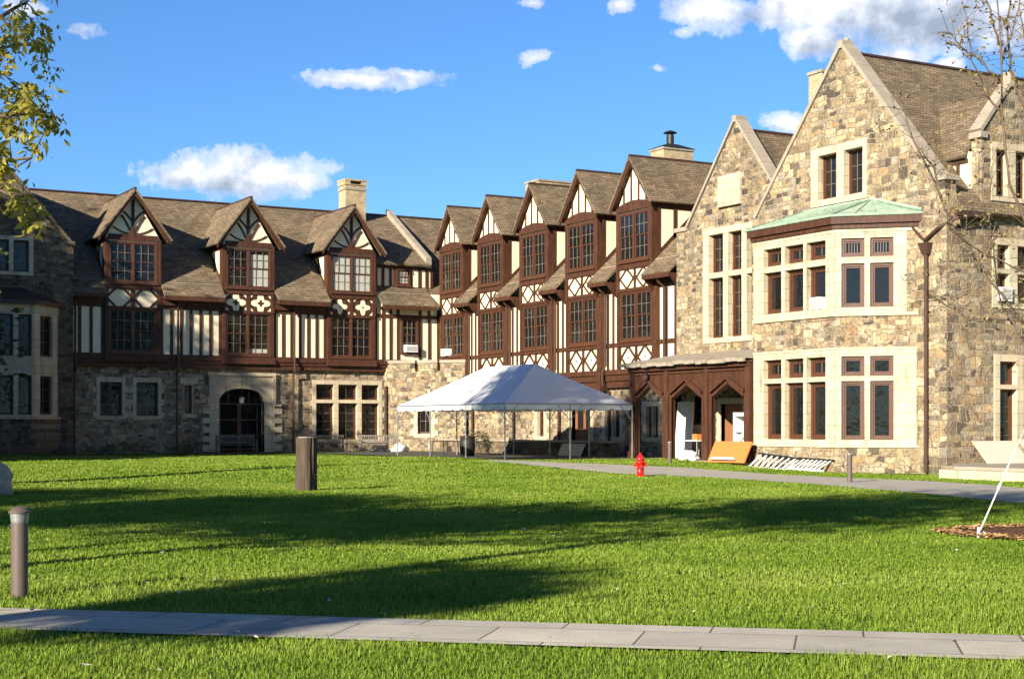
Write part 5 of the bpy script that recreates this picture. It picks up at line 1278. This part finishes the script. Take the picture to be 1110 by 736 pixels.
# ------------------------------------------------------------------ camera, sun, sky
cam = bpy.data.cameras.new('camera'); co = bpy.data.objects.new('camera', cam); COL.objects.link(co); S.camera = co
cam.sensor_width = 36; cam.sensor_fit = 'HORIZONTAL'; cam.lens = 1656/1110*36; cam.shift_y = 95/1110; cam.clip_end = 3000; cam.clip_start = .1
co.location = CAM; co.rotation_euler = (R(90), 0, -YAW)
AZ, EL = R(34), R(21)      # sun travels 34 deg to the right of the view direction
tl_, tf_ = math.sin(AZ), math.cos(AZ)
D = Vector((FW[0]*tf_+RT[0]*tl_, FW[1]*tf_+RT[1]*tl_, 0))*math.cos(EL)+Vector((0,0,-math.sin(EL)))
sl_ = bpy.data.lights.new('sun', 'SUN'); sl_.energy = SUN_E; sl_.angle = R(.5); sl_.color = (1,.90,.74)
so_ = bpy.data.objects.new('sun', sl_); COL.objects.link(so_); so_.rotation_euler = D.to_track_quat('-Z','Y').to_euler(); so_.location = (-60,-40,60)
W = bpy.data.worlds.new('World'); S.world = W; W.use_nodes = True; wt = W.node_tree; bg = wt.nodes['Background']
class WN(NT):
    def __init__(s, t): s.t = t
w = WN(wt)
sky = w.n('ShaderNodeTexSky', sky_type='NISHITA', sun_disc=False, sun_elevation=EL, sun_rotation=math.atan2(-D.x,-D.y), altitude=100, air_density=1.0, dust_density=.05, ozone_density=3.0)
tc = w.n('ShaderNodeTexCoord').outputs['Generated']
sep = w.n('ShaderNodeSeparateXYZ', ins={0: tc}).outputs
azm = w.math('ARCTAN2', sep[0], sep[1]); el = w.math('ARCSINE', sep[2])
p0v = w.n('ShaderNodeCombineXYZ', ins={0: azm, 1: el}).outputs[0]
wob = w.noise(34, 4, p0v, .6)[1]
off = w.n('ShaderNodeVectorMath', operation='SUBTRACT', ins={0: wob, 1: (.5,.5,.5)}).outputs[0]
pv = w.n('ShaderNodeVectorMath', operation='MULTIPLY_ADD', ins={0: off, 1: (.02,.011,0), 2: p0v}).outputs[0]
def cloud_dir(px, yy): a_ = (px-555)/1656; b_ = (463-yy)/1656; return (YAW+math.atan(a_), math.atan(b_/math.sqrt(1+a_*a_)))
CL = [ # px, py, half width, half height, weight
 (265,190,108,31,1.), (230,196,62,20,1.), (318,196,50,18,.9), (405,86,108,13,.62), (440,82,40,9,.7), (584,62,24,10,.5), (711,72,18,7,.4), (853,135,27,16,.85), (575,4,22,8,.6), (668,7,26,10,.7),
 (770,15,62,26,.85), (738,35,20,10,.6), (885,46,42,24,1.), (930,8,130,34,1.), (1010,22,120,44,1.), (975,62,38,15,.95), (1030,75,20,13,1.), (1090,20,90,40,1.), (25,8,40,14,.6), (95,32,30,14,.3), (850,10,50,26,.9),
 (-300,150,160,40,1.), (1500,120,220,60,1.), (1300,260,130,40,.9), (-700,90,200,50,1.)]
dens = None; vert = None
for px, yy, hw_, hh_, wt_ in CL:
    a_, e_ = cloud_dir(px, yy); sx_, sy_ = 1656/hw_, 1656/hh_
    q = w.n('ShaderNodeVectorMath', operation='MULTIPLY_ADD', ins={0: pv, 1: (sx_,sy_,0), 2: (-a_*sx_,-e_*sy_,0)}).outputs[0]
    L_ = w.n('ShaderNodeVectorMath', operation='LENGTH', ins={0: q}).outputs['Value']
    v_ = w.math('MULTIPLY', w.math('SUBTRACT', 1.14, L_), wt_)
    sy__ = w.n('ShaderNodeSeparateXYZ', ins={0: q}).outputs[1]; vv = w.math('MULTIPLY', w.math('MAXIMUM', v_, 0.), sy__); vert = vv if vert is None else w.math('ADD', vert, vv)
    dens = v_ if dens is None else w.math('MAXIMUM', dens, v_)
det = w.math('ADD', w.math('MULTIPLY', w.noise(34, 7, p0v, .66)[0], .85), w.math('MULTIPLY', w.noise(110, 5, p0v, .65)[0], .42))
dn = w.math('ADD', dens, w.math('MULTIPLY', w.math('SUBTRACT', det, .62), 1.5))
cov = w.ramp(dn, [(.18, (0,0,0)), (.4, (.55,.55,.55)), (.75, (1,1,1))], 'EASE')
up_ = w.n('ShaderNodeVectorMath', operation='ADD', ins={0: p0v, 1: (-.006,.010,0)}).outputs[0]
det2 = w.noise(30, 5, up_, .6)[0]; det1 = w.noise(30, 5, p0v, .6)[0]
lit = w.math('ADD', w.math('MULTIPLY', w.math('SUBTRACT', det1, det2), 2.2), .70)
lit = w.math('ADD', lit, w.math('MULTIPLY', vert, .55))
# grey base of the large cloud bank
ga, ge = cloud_dir(1020, 14)
qd = w.n('ShaderNodeVectorMath', operation='MULTIPLY_ADD', ins={0: pv, 1: (1656/130,1656/42,0), 2: (-ga*1656/130,-ge*1656/42,0)}).outputs[0]
gd = w.math('MAXIMUM', w.math('SUBTRACT', 1.15, w.n('ShaderNodeVectorMath', operation='LENGTH', ins={0: qd}).outputs['Value']), 0.)
lit = w.math('SUBTRACT', lit, w.math('MULTIPLY', gd, .5))
ccol = w.ramp(lit, [(.0, (3.6,4.3,5.6)), (.45, (6.4,7.1,8.4)), (.75, (9.2,9.4,9.8))])
skyc = w.mix(1., sky.outputs[0], SKY_TINT, 'MULTIPLY')
skyc = w.mix(1., skyc, w.ramp(el, [(.38, (1,1,1)), (.85, (.5,.5,.55))]), 'MULTIPLY')
scl = w.n('ShaderNodeVectorMath', operation='SCALE', ins={0: ccol}); scl.inputs['Scale'].default_value = CLOUD_K
fin = w.mix(cov, skyc, scl.outputs[0])
wt.links.new(fin, bg.inputs[0]); bg.inputs[1].default_value = SKY_S
S.view_settings.view_transform = 'Standard'; S.view_settings.look = 'None'; S.view_settings.exposure = EXPO; S.view_settings.gamma = 1; S.view_settings.use_curve_mapping = False
S.render.engine = 'CYCLES'; S.cycles.max_bounces = 6; S.cycles.transparent_max_bounces = 12; S.cycles.use_denoising = True
S.cycles.sample_clamp_indirect = 4
